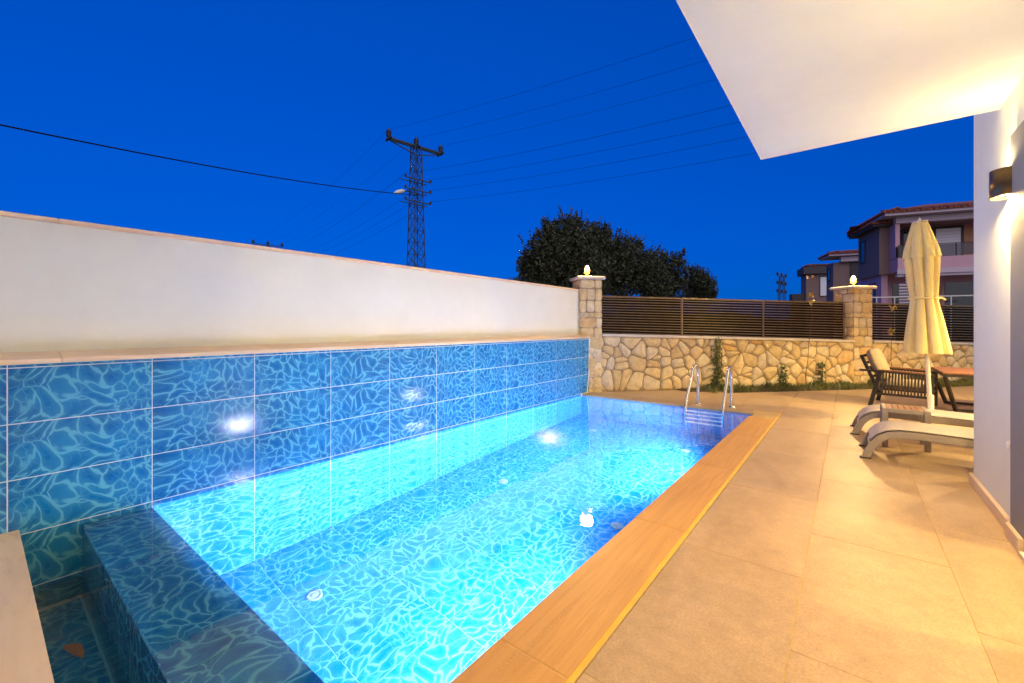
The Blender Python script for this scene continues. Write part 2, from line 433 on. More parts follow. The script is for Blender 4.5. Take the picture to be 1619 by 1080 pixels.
def poly_slab(pts, z0, z1, ch):
    """convex slab polygon with a small chamfer round the top"""
    n = len(pts); c = sum((Vector(p) for p in pts), Vector((0, 0))) / n
    def inset(p, d):
        v = Vector(p) - c; return c + v * max(0.0, 1 - d / max(v.length, 1e-4) * 1.3)
    mb = MB(); top = [inset(p, ch) for p in pts]
    vs = [(p[0], p[1], z0) for p in pts] + [(p[0], p[1], z1 - ch) for p in pts] + [(p.x, p.y, z1) for p in top]
    fs = [(i, (i + 1) % n, (i + 1) % n + n, i + n) for i in range(n)] + [(i + n, (i + 1) % n + n, (i + 1) % n + 2 * n, i + 2 * n) for i in range(n)] + [list(range(2 * n, 3 * n))]
    return mb.add(vs, fs)
_tc = {}
def tile_mesh(w, h, t, ch, name='tile', mat=''):
    k = (round(w, 4), round(h, 4), t, ch, name, mat)
    if k not in _tc:
        _tc[k] = poly_slab([(-w / 2, -h / 2), (w / 2, -h / 2), (w / 2, h / 2), (-w / 2, h / 2)], -t, 0, ch).mesh(name)
    return _tc[k]
def frame_m(o, x, y):
    x = Vector(x).normalized(); y = Vector(y).normalized(); z = x.cross(y)
    return Matrix(((x.x, y.x, z.x, o[0]), (x.y, y.y, z.y, o[1]), (x.z, y.z, z.z, o[2]), (0, 0, 0, 1)))
def clip(poly, a, b, c):
    """keep a*x + b*y <= c"""
    out = []
    for i in range(len(poly)):
        p, q = poly[i], poly[(i + 1) % len(poly)]
        dp, dq = a * p[0] + b * p[1] - c, a * q[0] + b * q[1] - c
        if dp <= 0: out.append(p)
        if (dp < 0 < dq) or (dq < 0 < dp):
            t = dp / (dp - dq); out.append((p[0] + (q[0] - p[0]) * t, p[1] + (q[1] - p[1]) * t))
    return out
def area_c(poly):
    A = cx = cy = 0
    for i in range(len(poly)):
        p, q = poly[i], poly[(i + 1) % len(poly)]; k = p[0] * q[1] - q[0] * p[1]
        A += k; cx += (p[0] + q[0]) * k; cy += (p[1] + q[1]) * k
    return A / 2, (cx / (3 * A), cy / (3 * A)) if abs(A) > 1e-9 else poly[0]
def lamp(name, kind, loc, energy, col, parent=None, size=0.1, rot=(0, 0, 0), spot=None, soft=0.05):
    d = bpy.data.lights.new(name, kind); d.energy = energy; d.color = col
    if kind == 'AREA': d.shape = 'DISK'; d.size = size
    if kind in ('POINT', 'SPOT'): d.shadow_soft_size = soft
    if kind == 'SPOT': d.spot_size = spot; d.spot_blend = 0.4 if name == 'sconce_light' else 0.55
    wm = Matrix.Translation(loc) @ Matrix.Rotation(rot[2], 4, 'Z') @ Matrix.Rotation(rot[1], 4, 'Y') @ Matrix.Rotation(rot[0], 4, 'X')
    return link(name, d, parent, None, wm)
WARM = (1.0, 0.58, 0.20)
WARM2 = (1.0, 0.70, 0.28)

# ================================================================== SETTING
PX0, PX1, PY0, PY1 = -3.922, -1.112, 0.80, 7.03       # inside of the pool
FLOOR_Z, WATER_Z = -1.58, -0.022
W0 = Vector((-3.988, 7.307, 0)); DV = Vector((0.6747, 0.7381, 0)); NV = Vector((0.7381, -0.6747, 0))   # street wall line

# ---- ground sheet to the horizon with a hole where the plot lies
gx, gy, G = (-4.35, 9.0), (-9.0, 16.0), 3000
b = MB()
hole = [(gx[0], gy[0]), (gx[1], gy[0]), (gx[1], gy[1]), (gx[0], gy[1])]
out = [(-G, -G), (G, -G), (G, G), (-G, G)]
b.add([(x, y, -0.30) for x, y in hole] + [(x, y, -0.30) for x, y in out], [(0, 4, 5, 1)[::-1], (1, 5, 6, 2)[::-1], (2, 6, 7, 3)[::-1], (3, 7, 4, 0)[::-1]])
# inner part of the plot, beyond the wall
b.build('ground', M['ground'], kind='structure')
b = MB(); b.box(PX1 + 0.10, 9.0, -9.0, 16.0, -0.60, -0.035)
b.box(-4.35, PX1 + 0.10, PY1 + 0.10, 16.0, -0.60, -0.036)
b.box(-4.35, PX1 + 0.10, -9.0, 0.10, -0.60, -0.037)
b.build('plot_base', M['soil'], kind='structure')

# ---- low dark hills on the horizon beyond the street
b = MB(); rnd = random.Random(3); N = 60
ring = []
for i in range(N + 1):
    a = R(-75 + 150 * i / N) + TH * -1 + 0.0
    d = Vector((math.sin(a), math.cos(a), 0))
    hgt = 15 + 5 * math.sin(i * .55) + 3 * math.sin(i * 1.7 + 1) + rnd.uniform(-.6, .6)
    ring.append([d * 330 + Vector((0, 0, -0.4)), d * 400 + Vector((0, 0, hgt * .55)), d * 500 + Vector((0, 0, hgt)), d * 640 + Vector((0, 0, -0.4))])
b.add([p for r_ in ring for p in r_], [(4 * i + k, 4 * i + 4 + k, 4 * i + 5 + k, 4 * i + 1 + k) for i in range(N) for k in range(3)], True)
b.build('hills', M['hill'], kind='structure')

# ---- deck: grout bed with every tile a piece
deck = MB().box(-0.765, 0.80, -4, 7.03, -0.034, -0.0026).box(-3.9, 2.62, 7.38, 8.4, -0.034, -0.0027).box(-2.0, 2.62, 8.4, 9.0, -0.034, -0.0028).box(-0.765, 2.62, 7.03, 7.38, -0.034, -0.0029).box(0.80, 2.62, 5.0, 7.03, -0.034, -0.0030).build('deck', M['deckgrout'], kind='structure')
cols = [-0.770 - 0.6 * k for k in range(6, 0, -1)] + [-0.770, -0.185, 0.416, 1.017, 1.618, 2.219, 2.7]
J = 0.0024
for ci in range(len(cols) - 1):
    xa, xb = cols[ci], cols[ci + 1]
    off = 2.59 + (0.6 if ci % 2 == 1 else 0.0)
    y = off - 1.2 * 6
    while y < 14:
        y0, y1 = y, y + 1.2
        y = y1
        poly = [(xa + J, y0 + J), (xb - J, y0 + J), (xb - J, y1 - J), (xa + J, y1 - J)]
        if xb > PX0 and xb < -0.70: poly = clip(poly, 0, -1, -7.385)      # behind the pool
        elif xa < -0.75:
            poly = clip(poly, -1, 0, 0.765)
        if xa < 0.75 and xb > 0.75: pass
        if xa > 0.70:
            poly = clip(poly, 0, -1, -5.0)
        poly = clip(poly, 1, 0, 2.62) if poly else poly
        if poly: poly = clip(poly, -1, 0, 3.95)
        # against the street wall: planting strip right of x=-2
        dist = 0.02 if xb < -1.9 else 0.55
        if poly: poly = clip(poly, -NV.x, -NV.y, -(NV.x * W0.x + NV.y * W0.y) - dist)
        if len(poly) < 3: continue
        A, c = area_c(poly)
        if A < 0.004: continue
        if y1 < -3.5: continue
        lp = [(p[0] - c[0], p[1] - c[1]) for p in poly]
        rect = len(poly) == 4 and abs(A - 0.5962 * 1.1962) < 0.003
        me = tile_mesh(0.5972, 1.1962, 0.012, 0.0010, 'deck_tile') if rect else poly_slab(lp, -0.012, 0, 0.0015).mesh('deck_tile')
        link('tile', me, deck, M['deck'], Matrix.Translation((c[0], c[1], random.uniform(-0.0006, 0.0006))))
# column between the coping and the first joint
# ---- travertine coping along the pool, piece by piece
cop = link('pool_coping', MB().box(PX1 + 0.03, -0.770, -4, 7.36, -0.06, -0.002).box(-3.9, PX1 + 0.03, PY1 + 0.03, 7.36, -0.06, -0.0025).mesh('coping_bed'), None, M['deckgrout'], kind='structure')
y = -2.9
for L in (1.42, 1.35, 1.46, 1.40, 1.44, 1.38, 1.28):
    y1 = min(y + L, 7.37)
    m = poly_slab([(-0.170, -(y1 - y) / 2 + .0012), (0.150, -(y1 - y) / 2 + .0012), (0.150, (y1 - y) / 2 - .0012), (-0.170, (y1 - y) / 2 - .0012)], -0.02, 0, 0.004).mesh('coping_slab')
    link('coping_slab', m, cop, M['coping'], Matrix.Translation((-0.945, (y + y1) / 2, 0.0015)))
    y = y1
MB().box(-0.7945, -0.7885, -2.9, 7.36, -0.02, -0.0008).box(-0.7885, -0.7735, -2.9, 7.36, -0.02, -0.0012).build('edge_strip', M['coping_strip'], cop)
x = -3.90
for L in (0.95, 0.93, 0.90):
    x1 = min(x + L, PX1 - 0.005)
    m = poly_slab([(-(x1 - x) / 2 + .0012, -0.172), ((x1 - x) / 2 - .0012, -0.172), ((x1 - x) / 2 - .0012, 0.172), (-(x1 - x) / 2 + .0012, 0.172)], -0.02, 0, 0.004).mesh('coping_slab')
    link('coping_slab', m, cop, M['deck'], Matrix.Translation(((x + x1) / 2, 7.205, 0.0012)))
    x = x1

# ---- water
wx0 = PX0 - 0.005
link('water', MB().add([(wx0, 0.44, WATER_Z), (PX1 + 0.02, 0.44, WATER_Z), (PX1 + 0.02, PY1 + 0.02, WATER_Z), (wx0, PY1 + 0.02, WATER_Z)], [(0, 1, 2, 3)]).mesh('water'), None, M['water'], kind='structure')
link('water', MB().add([(wx0, 0.15, -0.345), (PX1 + 0.02, 0.15, -0.345), (PX1 + 0.02, 0.44, -0.345), (wx0, 0.44, -0.345)], [(0, 1, 2, 3)]).mesh('trough_water'), None, M['water'], kind='structure')

# ================================================================== SWIMMING POOL
pool = thing('swimming_pool', 'lit rectangular swimming pool lined with blue ripple printed tiles', 'swimming pool', (-2.5, 3.9, FLOOR_Z))
TW, THT, TG = 0.672, 0.336, 0.0055
offs = [(random.uniform(0, 9), random.uniform(0, 9)) for _ in range(40)]
def put_tile(parent, o, x, y, w, h, k, mat='tile'):
    if w < 0.02 or h < 0.015: return
    me = tile_mesh(w - TG, h - TG, 0.009, 0.0012, 'printed_tile', mat)
    t = link('tile', me, parent, M[mat], frame_m(o, x, y))
    t.color = (offs[k % 40][0], offs[k % 40][1], 0, 1)
def grid_tiles(parent, o, x, y, us, vs, kf, mat='tile'):
    o, x, y = Vector(o), Vector(x), Vector(y)
    for i in range(len(us) - 1):
        for j in range(len(vs) - 1):
            c = o + x * ((us[i] + us[i + 1]) / 2) + y * ((vs[j] + vs[j + 1]) / 2)
            put_tile(parent, c, x, y, us[i + 1] - us[i], vs[j + 1] - vs[j], kf(i, j), mat)
def edges(a, b, o, st):
    k = math.ceil((a - o) / st + 1e-6); e = [a]
    while o + k * st < b - 1e-6: e.append(o + k * st); k += 1
    return e + [b]
ROW0 = 0.011
zs_uw = edges(FLOOR_Z, ROW0, ROW0, THT)
zs_low = edges(FLOOR_Z, -0.03, ROW0, THT)
ycols = edges(PY0, PY1, 0.80, TW)
# shell behind the tiles (grout shows in the joints)
T = 0.0025
b = MB()
b.box(PX0 - 0.15, PX0 - T, PY0 - 0.2, PY1 + 0.15, FLOOR_Z - 0.15, ROW0 - THT)                 # left
b.box(PX1 + T, PX1 + 0.09, PY0 - 0.7, PY1 + 0.15, FLOOR_Z - 0.15, -0.063)             # right
b.box(PX0 - 0.15, PX1 + 0.2, PY1 + T, PY1 + 0.09, FLOOR_Z - 0.15, -0.064)             # far
b.box(PX0 - T, PX1 + T, PY0 - T - .2, PY0 - T, FLOOR_Z - 0.15, -0.04)                # near
b.box(PX0 - T, PX1 + T, PY0 - T, PY1 + T, FLOOR_Z - 0.15, FLOOR_Z - T)                # floor
b.build('basin', M['poolgrout'], pool)
grid_tiles(pool, (PX0, 0, 0), (0, 1, 0), (0, 0, 1), ycols, zs_uw, lambda i, j: i * 3, 'pooltile_washed')     # normal +x
grid_tiles(pool, (PX1, 0, 0), (0, -1, 0), (0, 0, 1), [-v for v in ycols[::-1]], zs_low, lambda i, j: i * 3 + 1, 'pooltile_washed')
xcols = edges(PX0, PX1, PX0 + 0.55, TW)
grid_tiles(pool, (0, PY1, 0), (1, 0, 0), (0, 0, 1), xcols, zs_low, lambda i, j: i * 3 + 2, 'pooltile_washed')
grid_tiles(pool, (0, PY0, 0), (-1, 0, 0), (0, 0, 1), [-v for v in xcols[::-1]], zs_low[:-1] + [-0.042], lambda i, j: i * 3 + 2, 'pooltile_washed')
frows = edges(PX0, PX1, PX0 + 0.30, THT)
# floor tiles run lengthwise
for i in range(len(frows) - 1):
    for j in range(len(ycols) - 1):
        put_tile(pool, ((frows[i] + frows[i + 1]) / 2, (ycols[j] + ycols[j + 1]) / 2, FLOOR_Z), (0, 1, 0), (-1, 0, 0), ycols[j + 1] - ycols[j], frows[i + 1] - frows[i], j * 3 + i, 'pooltile_washed')
# overflow weir block at the near end, its tiles, and the trough behind it
MB().box(PX0, PX1, 0.449, PY0 - T - 0.0005, -0.85, -0.0475).build('weir', M['poolgrout'], pool)
wc = edges(PX0, PX1, PX0 + 0.62, TW)
for i in range(len(wc) - 1):
    put_tile(pool, ((wc[i] + wc[i + 1]) / 2, 0.6225, -0.036), (1, 0, 0), (0, 1, 0), wc[i + 1] - wc[i], 0.353, i * 5 + 1)
    for j, (za, zb) in enumerate(((-0.36, -0.037), (-0.70, -0.36))):
        put_tile(pool, ((wc[i] + wc[i + 1]) / 2, 0.444, (za + zb) / 2), (1, 0, 0), (0, 0, 1), wc[i + 1] - wc[i], zb - za, i * 5 + 2 + j)
    put_tile(pool, ((wc[i] + wc[i + 1]) / 2, 0.29, -0.70), (1, 0, 0), (0, 1, 0), wc[i + 1] - wc[i], 0.29, i * 5 + 4)
MB().box(PX0 - 0.1, PX1 + 0.05, 0.05, 0.449, -0.86, -0.7025).box(PX0 - 0.1, PX1 + 0.05, 0.05, 0.145, -0.70, -0.005).box(PX1 + 0.004, PX1 + 0.05, 0.145, 0.449, -0.70, -0.07).build('trough', M['poolgrout'], pool)
# floor inlets
for x, y in ((-3.208, 1.621), (-3.239, 3.931), (-3.254, 6.236), (-1.787, 3.911), (-1.788, 6.157)):
    d = MB().lathe((x, y, FLOOR_Z), [(0.058, 0.001), (0.058, 0.008), (0.048, 0.013), (0.042, 0.006), (0.030, 0.006), (0.026, 0.012), (0.014, 0.014)], 20).build('floor_inlet', M['inlet'], pool)
# underwater lamps on the right-hand wall
for yy in (2.32, 5.36):
    h = MB(); mtx = frame_m((PX1 - 0.002, yy, -0.46), (0, 1, 0), (0, 0, 1))
    mb = MB().lathe((0, 0, 0), [(0.178, 0.0), (0.178, 0.018), (0.160, 0.026), (0.154, 0.02)], 24)
    mtx = frame_m((PX1 - 0.002, yy, -0.46), (0, -1, 0), (0, 0, 1))
    hs = mb.build('underwater_lamp', M['plastic'], pool, wm=mtx)
    MB().lathe((0, 0, 0), [(0.152, 0.019), (0.125, 0.028), (0.0001, 0.034)], 24, cap=False).build('lens', M['lens'], hs, wm=mtx)
    sp = lamp('lamp_beam', 'SPOT', (PX1 - 0.06, yy, -0.46), 400, (0.82, 0.77, 1.0), hs, rot=(0, R(74), 0), spot=R(132), soft=0.065)

# floating dead leaf in the trough
lf = MB()
pts = [(-0.10, 0), (-0.06, 0.022), (0.0, 0.03), (0.06, 0.02), (0.10, 0.0), (0.05, -0.018), (0.0, -0.024), (-0.06, -0.016)]
lf.add([(x, y, 0.006 + 0.012 * math.cos(x * 24)) for x, y in pts] + [(0, 0, 0.0)], [(i, (i + 1) % 8, 8) for i in range(8)])
lo = lf.build('dead_leaf', M['leafdead'], wm=Matrix.Translation((-3.02, 0.31, -0.343)) @ Matrix.Rotation(0.25, 4, 'Z'))
tag(lo, 'curled brown leaf floating in the dark overflow trough', 'leaf')
# cream slab left of the trough
sl = thing('marble_slab', 'veined cream marble slab edging the dark trough at lower left', 'slab', (-2.9, -0.5, 0))
MB().box(PX0 - 0.09, PX1 - 0.1, -2.2, 0.175, 0.0, 0.045).build('slab', M['slab'], sl, bevel=0.004)
MB().box(PX0 + 0.0, PX1 - 0.1, -2.2, 0.144, -0.05, -0.0005).build('bedding', M['mortar'], sl)

# ================================================================== LEFT BOUNDARY WALL
bw = thing('boundary_wall', 'long white rendered wall with blue tiled base along the pool', 'wall', (-4.2, 3, -0.3))
WX = -4.09
MB().box(WX - 0.22, WX, -3.5, 7.245, -0.3, 1.946).build('render', M['white'], bw)
MB().box(WX + 0.0, PX0 - T, -3.5, 7.36, ROW0 - THT + 0.0, 1.040).build('tile_backing', M['grout'], bw)
MB().box(WX + 0.0, PX0 - T, -3.5, PY0, -0.9, ROW0 - THT - 0.0005).build('trough_backing', M['grout'], bw)
bk_ = lambda i, j: i * 3 + (7 if j == 0 else 0)
upper = [ROW0 + THT * k for k in range(0, 4)] + [1.040]
grid_tiles(bw, (PX0, 0, 0), (0, 1, 0), (0, 0, 1), edges(-3.4, 0.80, 0.80, TW), [ROW0 - THT * 2, ROW0 - THT] + upper, bk_)
grid_tiles(bw, (PX0, 0, 0), (0, 1, 0), (0, 0, 1), edges(0.80, 7.36, 0.80, TW), upper, lambda i, j: i * 3 + 2)
grid_tiles(bw, (PX0, 0, 0), (0, 1, 0), (0, 0, 1), [PY1, 7.36], [0.0, ROW0], bk_)
# sloping marble ledge and cap, slab by slab
y = -3.4
while y < 7.30:
    y1 = min(y + 1.25, 7.365)
    MB().add([(PX0 + 0.022, yy, 1.041) for yy in (y + .0015, y1 - .0015)] + [(PX0 + 0.022, yy, 1.068) for yy in (y + .0015, y1 - .0015)] + [(WX, yy, 1.108) for yy in (y + .0015, y1 - .0015)] + [(WX, yy, 1.041) for yy in (y + .0015, y1 - .0015)],
             [(0, 1, 3, 2), (2, 3, 5, 4), (4, 5, 7, 6), (6, 7, 1, 0), (0, 2, 4, 6), (1, 7, 5, 3)]).build('ledge_slab', M['ledge'], bw, bevel=0.003)
    MB().box(WX - 0.25, WX + 0.03, y + .0015, min(y1, 7.24) - .0015, 1.947, 1.976).build('cap_slab', M['ledge'], bw, bevel=0.003)
    y = y1
# silicone bead at the wall's far end
MB().tube([(PX0 + 0.006, 7.35, 1.04), (PX0 + 0.006, 7.35, 0.62), (PX0 + 0.0, 7.33, 0.35), (PX0 - 0.0, 7.27, 0.0)], 0.012, 6).build('sealant', M['plastic'], bw)

# ================================================================== STREET WALL OF RUBBLE STONE
def wpt(s, z, d=0.0): return W0 + DV * s + NV * d + Vector((0, 0, z))
def wframe(s, z, d=0.0): return frame_m(wpt(s, z, d), DV, (0, 0, 1))     # local x along, y up, z towards the pool
def stone_mesh(poly, bulge, gap, rim=0.030, base=-0.03):
    """convex polygon -> rounded, slightly domed stone"""
    A, c = area_c(poly)
    pts = [Vector((p[0] - c[0], p[1] - c[1])) for p in poly]
    # pull in by the joint width, then cut the corners once
    r = []
    n = len(pts)
    for i in range(n):
        a, b_ = pts[i], pts[(i + 1) % n]
        if (b_ - a).length < 0.02: continue
        r.append(a.lerp(b_, 0.19)); r.append(a.lerp(b_, 0.81))
    n = len(r)
    if n < 5: return None, c
    def ring(d, z, jit=0.0):
        o = []
        for p in r:
            l = max(p.length, 1e-4); k = max(0.25, 1 - d / l)
            o.append((p.x * k + random.uniform(-jit, jit), p.y * k + random.uniform(-jit, jit), z + random.uniform(-jit, jit)))
        return o
    vs = ring(gap, base) + ring(gap, 0.0, 0.003) + ring(gap + 0.012, rim * 0.75, 0.003) + ring(gap + 0.045, rim + bulge * 0.6, 0.004) + [(random.uniform(-.02, .02), random.uniform(-.02, .02), rim + bulge)]
    fs = [(k * n + i, k * n + (i + 1) % n, (k + 1) * n + (i + 1) % n, (k + 1) * n + i) for k in range(3) for i in range(n)]
    fs += [(3 * n + i, 3 * n + (i + 1) % n, 4 * n) for i in range(n)]
    m = bpy.data.meshes.new('stone'); m.from_pydata(vs, [], fs)
    for p in m.polygons: p.use_smooth = True
    m.update()
    return m, c
def voronoi(pts, bound):
    cells = []
    for i, p in enumerate(pts):
        poly = list(bound)
        for j, q in enumerate(pts):
            if i == j: continue
            if abs(p[0] - q[0]) > 1.3: continue
            a, b_ = q[0] - p[0], q[1] - p[1]
            cc = (q[0] ** 2 + q[1] ** 2 - p[0] ** 2 - p[1] ** 2) / 2
            poly = clip(poly, a, b_, cc)
            if len(poly) < 3: break
        cells.append(poly)
    return cells
def wall_h(s): return 1.075 - 0.0262 * (s - 0.3)
stw = thing('stone_wall', 'low wall of irregular cream rubble stones under the slatted fence', 'wall', W0)
def rubble(s0, s1, n, seed):
    rnd = random.Random(seed)
    bound = [(s0, 0.0), (s1, 0.0), (s1, wall_h(s1)), (s0, wall_h(s0))]
    # rough courses with jitter
    pts = []
    rows = 5
    for r_ in range(rows):
        k = max(2, round((s1 - s0) / rnd.uniform(0.29, 0.34)))
        for i in range(k):
            if rnd.random() < 0.12: continue
            if rnd.random() < 0.22: pts.append((s0 + (s1 - s0) * (i + rnd.uniform(0.0, 1.0)) / k, wall_h(s0) * (r_ + rnd.uniform(0.0, 1.0)) / rows))
            pts.append((s0 + (s1 - s0) * (i + rnd.uniform(0.12, 0.88)) / k, wall_h(s0) * (r_ + rnd.uniform(0.22, 0.78)) / rows))
    for it in range(0):
        pts = [area_c(c)[1] if len(c) > 2 else p for c, p in zip(voronoi(pts, bound), pts)]
    for cell in voronoi(pts, bound):
        if len(cell) < 3 or abs(area_c(cell)[0]) < 0.004: continue
        m, c = stone_mesh(cell, rnd.uniform(0.002, 0.018), 0.0095, rnd.uniform(0.018, 0.048))
        if m: link('stone', m, stw, M['stone'], wframe(c[0], c[1], 0.0))
rubble(0.02, 5.99, 5, 3)
rubble(6.47, 10.2, 5, 5)
b = MB()
for s0, s1 in ((-0.05, 6.2), (6.2, 10.3)):
    vs = [wpt(s, z, d) for s in (s0, s1) for z, d in ((-0.5, -0.38), (-0.5, 0.006), (wall_h(s), 0.006), (wall_h(s), -0.38))]
    b.add(vs, [(0, 1, 2, 3), (7, 6, 5, 4), (0, 4, 5, 1), (1, 5, 6, 2), (2, 6, 7, 3), (3, 7, 4, 0)])
b.build('core', M['mortar'], stw)
s = 0.335
for s_end in (5.985, 10.2):
    while s < s_end - 0.05:
        s1 = min(s + 0.98, s_end)
        if s_end - s1 < 0.3: s1 = s_end
        vs = [wpt(q, wall_h(q) + z, d) for q in (s + .002, s1 - .002) for z, d in ((0.001, -0.40), (0.001, 0.065), (0.045, 0.065), (0.045, -0.40))]
        MB().add(vs, [(0, 1, 2, 3), (7, 6, 5, 4), (0, 4, 5, 1), (1, 5, 6, 2), (2, 6, 7, 3), (3, 7, 4, 0)]).build('cap_slab', M['capstone'], stw, bevel=0.004)
        s = s1
    s = 6.475

# piers
def pier(s0, s1, ztop, label, zb):
    p = thing('stone_pier', label, 'pier', wpt((s0 + s1) / 2, zb, -0.2), 'stone piers of the street wall')
    w = s1 - s0
    core = MB(); D0, D1 = 0.015, 0.015 - w
    vs = [wpt(s, z, d) for z in (zb, ztop) for s, d in ((s0, D0), (s1, D0), (s1, D1), (s0, D1))]
    core.add(vs, [(0, 3, 2, 1), (4, 5, 6, 7), (0, 1, 5, 4), (1, 2, 6, 5), (2, 3, 7, 6), (3, 0, 4, 7)])
    core.build('core', M['mortar'], p)
    faces = [(wpt(s0, 0, D0), DV), (wpt(s0, 0, D1), NV), (wpt(s1, 0, D0), -NV)]
    z = zb
    while z < ztop - 0.03:
        hgt = random.choice((0.10, 0.19, 0.23, 0.21, 0.26))
        z1 = min(z + hgt, ztop)
        if ztop - z1 < 0.08: z1 = ztop
        for o, ax in faces:
            k = random.choice((2, 2, 3)); cuts = [0.0] + sorted(random.uniform(0.25, 0.75) if k == 2 else (0.32 if q == 0 else 0.66) + random.uniform(-.08, .08) for q in range(k - 1)) + [1.0]
            for q in range(k):
                a0, a1 = cuts[q] * w, cuts[q + 1] * w
                j = lambda: random.uniform(-0.008, 0.008)
                poly = [(a0 + j(), z + j()), (a1 + j(), z + j()), (a1 + j(), z1 + j()), ((a0 + a1) / 2 + j(), z1 + j()), (a0 + j(), z1 + j())]
                m, c = stone_mesh(poly, 0.004, 0.007, 0.016)
                if m:
                    link('stone', m, p, M['stone'], frame_m(o + ax * c[0] + Vector((0, 0, c[1])), ax, (0, 0, 1)))
        z = z1
    vs = []
    for zz, e in ((ztop, 0.045), (ztop + 0.035, 0.065), (ztop + 0.055, 0.055), (ztop + 0.062, 0.03)):
        vs += [wpt(s, zz, d) for s, d in ((s0 - e, D0 + e), (s1 + e, D0 + e), (s1 + e, D1 - e), (s0 - e, D1 - e))]
    fs = [(0, 3, 2, 1), (12, 13, 14, 15)] + [(4 * k + i, 4 * k + (i + 1) % 4, 4 * k + 4 + (i + 1) % 4, 4 * k + 4 + i) for k in range(3) for i in range(4)]
    MB().add(vs, fs).build('cap', M['capstone'], p, bevel=0.004)
    return (s0 + s1) / 2, ztop + 0.062
L1 = pier(-0.11, 0.33, 2.165, 'stone pier at the end of the white wall with a lit lantern on top', -0.2)
L2 = pier(5.995, 6.47, 2.075, 'stone pier behind the armchair between two lengths of fence', -0.2)

def lantern(s, z, label):
    o = wpt(s, z, -0.2)
    t = thing('pier_lantern', label, 'lantern', o, 'lanterns on the stone piers')
    MB().lathe(o, [(0.06, 0.0), (0.06, 0.012), (0.03, 0.022), (0.022, 0.07), (0.055, 0.085), (0.062, 0.10)], 16).build('stem', M['brass'], t)
    MB().lathe(o, [(0.044, 0.102), (0.050, 0.12), (0.052, 0.165), (0.049, 0.166), (0.047, 0.12)], 16, cap=False).build('glass', M['amber'], t)
    MB().lathe(o, [(0.012, 0.11), (0.018, 0.14), (0.034, 0.17), (0.038, 0.195), (0.030, 0.222), (0.008, 0.234)], 14).build('bulb', M['glow'], t)
    for k in range(8):
        a = k * math.pi / 4 + 0.2; e = Vector((math.cos(a), math.sin(a), 0))
        MB().bar(o + e * 0.058 + Vector((0, 0, 0.1)), o + e * 0.058 + Vector((0, 0, 0.165)), 0.006).build('cage_bar', M['brass'], t)
    r_ = MB().tube([o + Vector((math.cos(a) * 0.058, math.sin(a) * 0.058, 0.166)) for a in [k * math.pi / 8 for k in range(17)]], 0.004, 5, cap=False).build('ring', M['brass'], t)
    lamp('lantern_light', 'POINT', o + Vector((0, 0, 0.29)), 105, WARM, t, soft=0.14)
lantern(0.11, L1[1], 'lit brass lantern on the pier at the end of the white wall')
lantern(6.23, L2[1], 'lit brass lantern on the pier in front of the neighbouring houses')

# ---- slatted fence, every slat a piece
def fence(s0, s1, posts, label):
    t = thing('slat_fence', label, 'fence', wpt((s0 + s1) / 2, wall_h(s0) + 0.045, -0.18), 'dark slatted fences on the stone wall')
    sl_ = -0.0186
    zt = lambda s: 1.862 - 0.0145 * s; zb = lambda s: wall_h(s) + 0.085
    ed = [s0] + posts + [s1]
    for a, b_ in zip(ed[:-1], ed[1:]):
        for k in range(14):
            f_ = k / 13
            za = zb(a) + (zt(a) - 0.03 - zb(a)) * f_; zc = zb(b_) + (zt(b_) - 0.03 - zb(b_)) * f_
            q = MB().bar(wpt(a + .022, za, -0.18), wpt(b_ - .022, zc, -0.18), 0.020, 0.0485, up=(0, 0, 1))
            q = q.build('slat', M['slat'], t)
            MB().bar(wpt(a + .024, za - .0205, -0.1665), wpt(b_ - .024, zc - .0205, -0.1665), 0.006, 0.0105).build('lit_edge', M['bronze_lit_edge'], q)  # lighter strip painting the lamplight caught along the slat edge
        MB().bar(wpt(a + .005, zt(a), -0.18), wpt(b_ - .005, zt(b_), -0.18), 0.045, 0.030).build('rail', M['bronze_lit_edge'], t)
    for s in ed:
        MB().bar(wpt(s, wall_h(s) + 0.046, -0.18), wpt(s, zt(s) + 0.012, -0.18), 0.042).build('post', M['bronze_lit_edge'], t)
fence(0.36, 5.96, [2.12, 3.98], 'long dark slatted metal fence between the two stone piers')
fence(6.50, 10.1, [8.4], 'dark slatted metal fence right of the pier, behind the closed parasol')

# planting strip
soil_poly = [(-2.35, 8.72), (-1.98, 8.70), (2.9, 13.6)]
b = MB()
vs = [wpt(1.9, -0.03, 0.1), wpt(2.05, -0.02, 0.56), wpt(10.0, -0.02, 0.56), wpt(10.0, 0.03, -0.01), wpt(1.9, 0.03, -0.01)]
b.add(vs, [(0, 1, 2, 3, 4)[::1]])
b.build('soil', M['soil'], kind='structure')
rnd = random.Random(11)
b = MB()
for i in range(7000):
    s = 2.0 + 8.0 * rnd.random() ** 0.9; d = rnd.uniform(0.03, 0.58)
    if s < 2.3 and d > 0.3: continue
    clump = 0.5 + 0.5 * math.sin(s * 5.1 + 1.3 * math.sin(s * 13 + d * 6))
    if rnd.random() > 0.35 + 0.65 * clump: continue
    hgt = rnd.uniform(0.04, 0.10) + 0.10 * clump * rnd.random() * (1 - d)
    a = rnd.uniform(0, 6.28); w = rnd.uniform(0.003, 0.007)
    p = wpt(s, 0.0, d); e = Vector((math.cos(a), math.sin(a), 0)); l = Vector((rnd.uniform(-.5, .5), rnd.uniform(-.5, .5), 0)) * hgt * 1.2
    b.add([p - e * w, p + e * w, p + l * 0.4 + Vector((0, 0, hgt * .65)) + e * w * .6, p + l + Vector((0, 0, hgt))], [(0, 1, 2), (0, 2, 3)])
gr = b.build('grass', M['grass'], kind='stuff')
gr['label'] = 'strip of rough grass growing at the foot of the stone wall'; gr['category'] = 'grass'

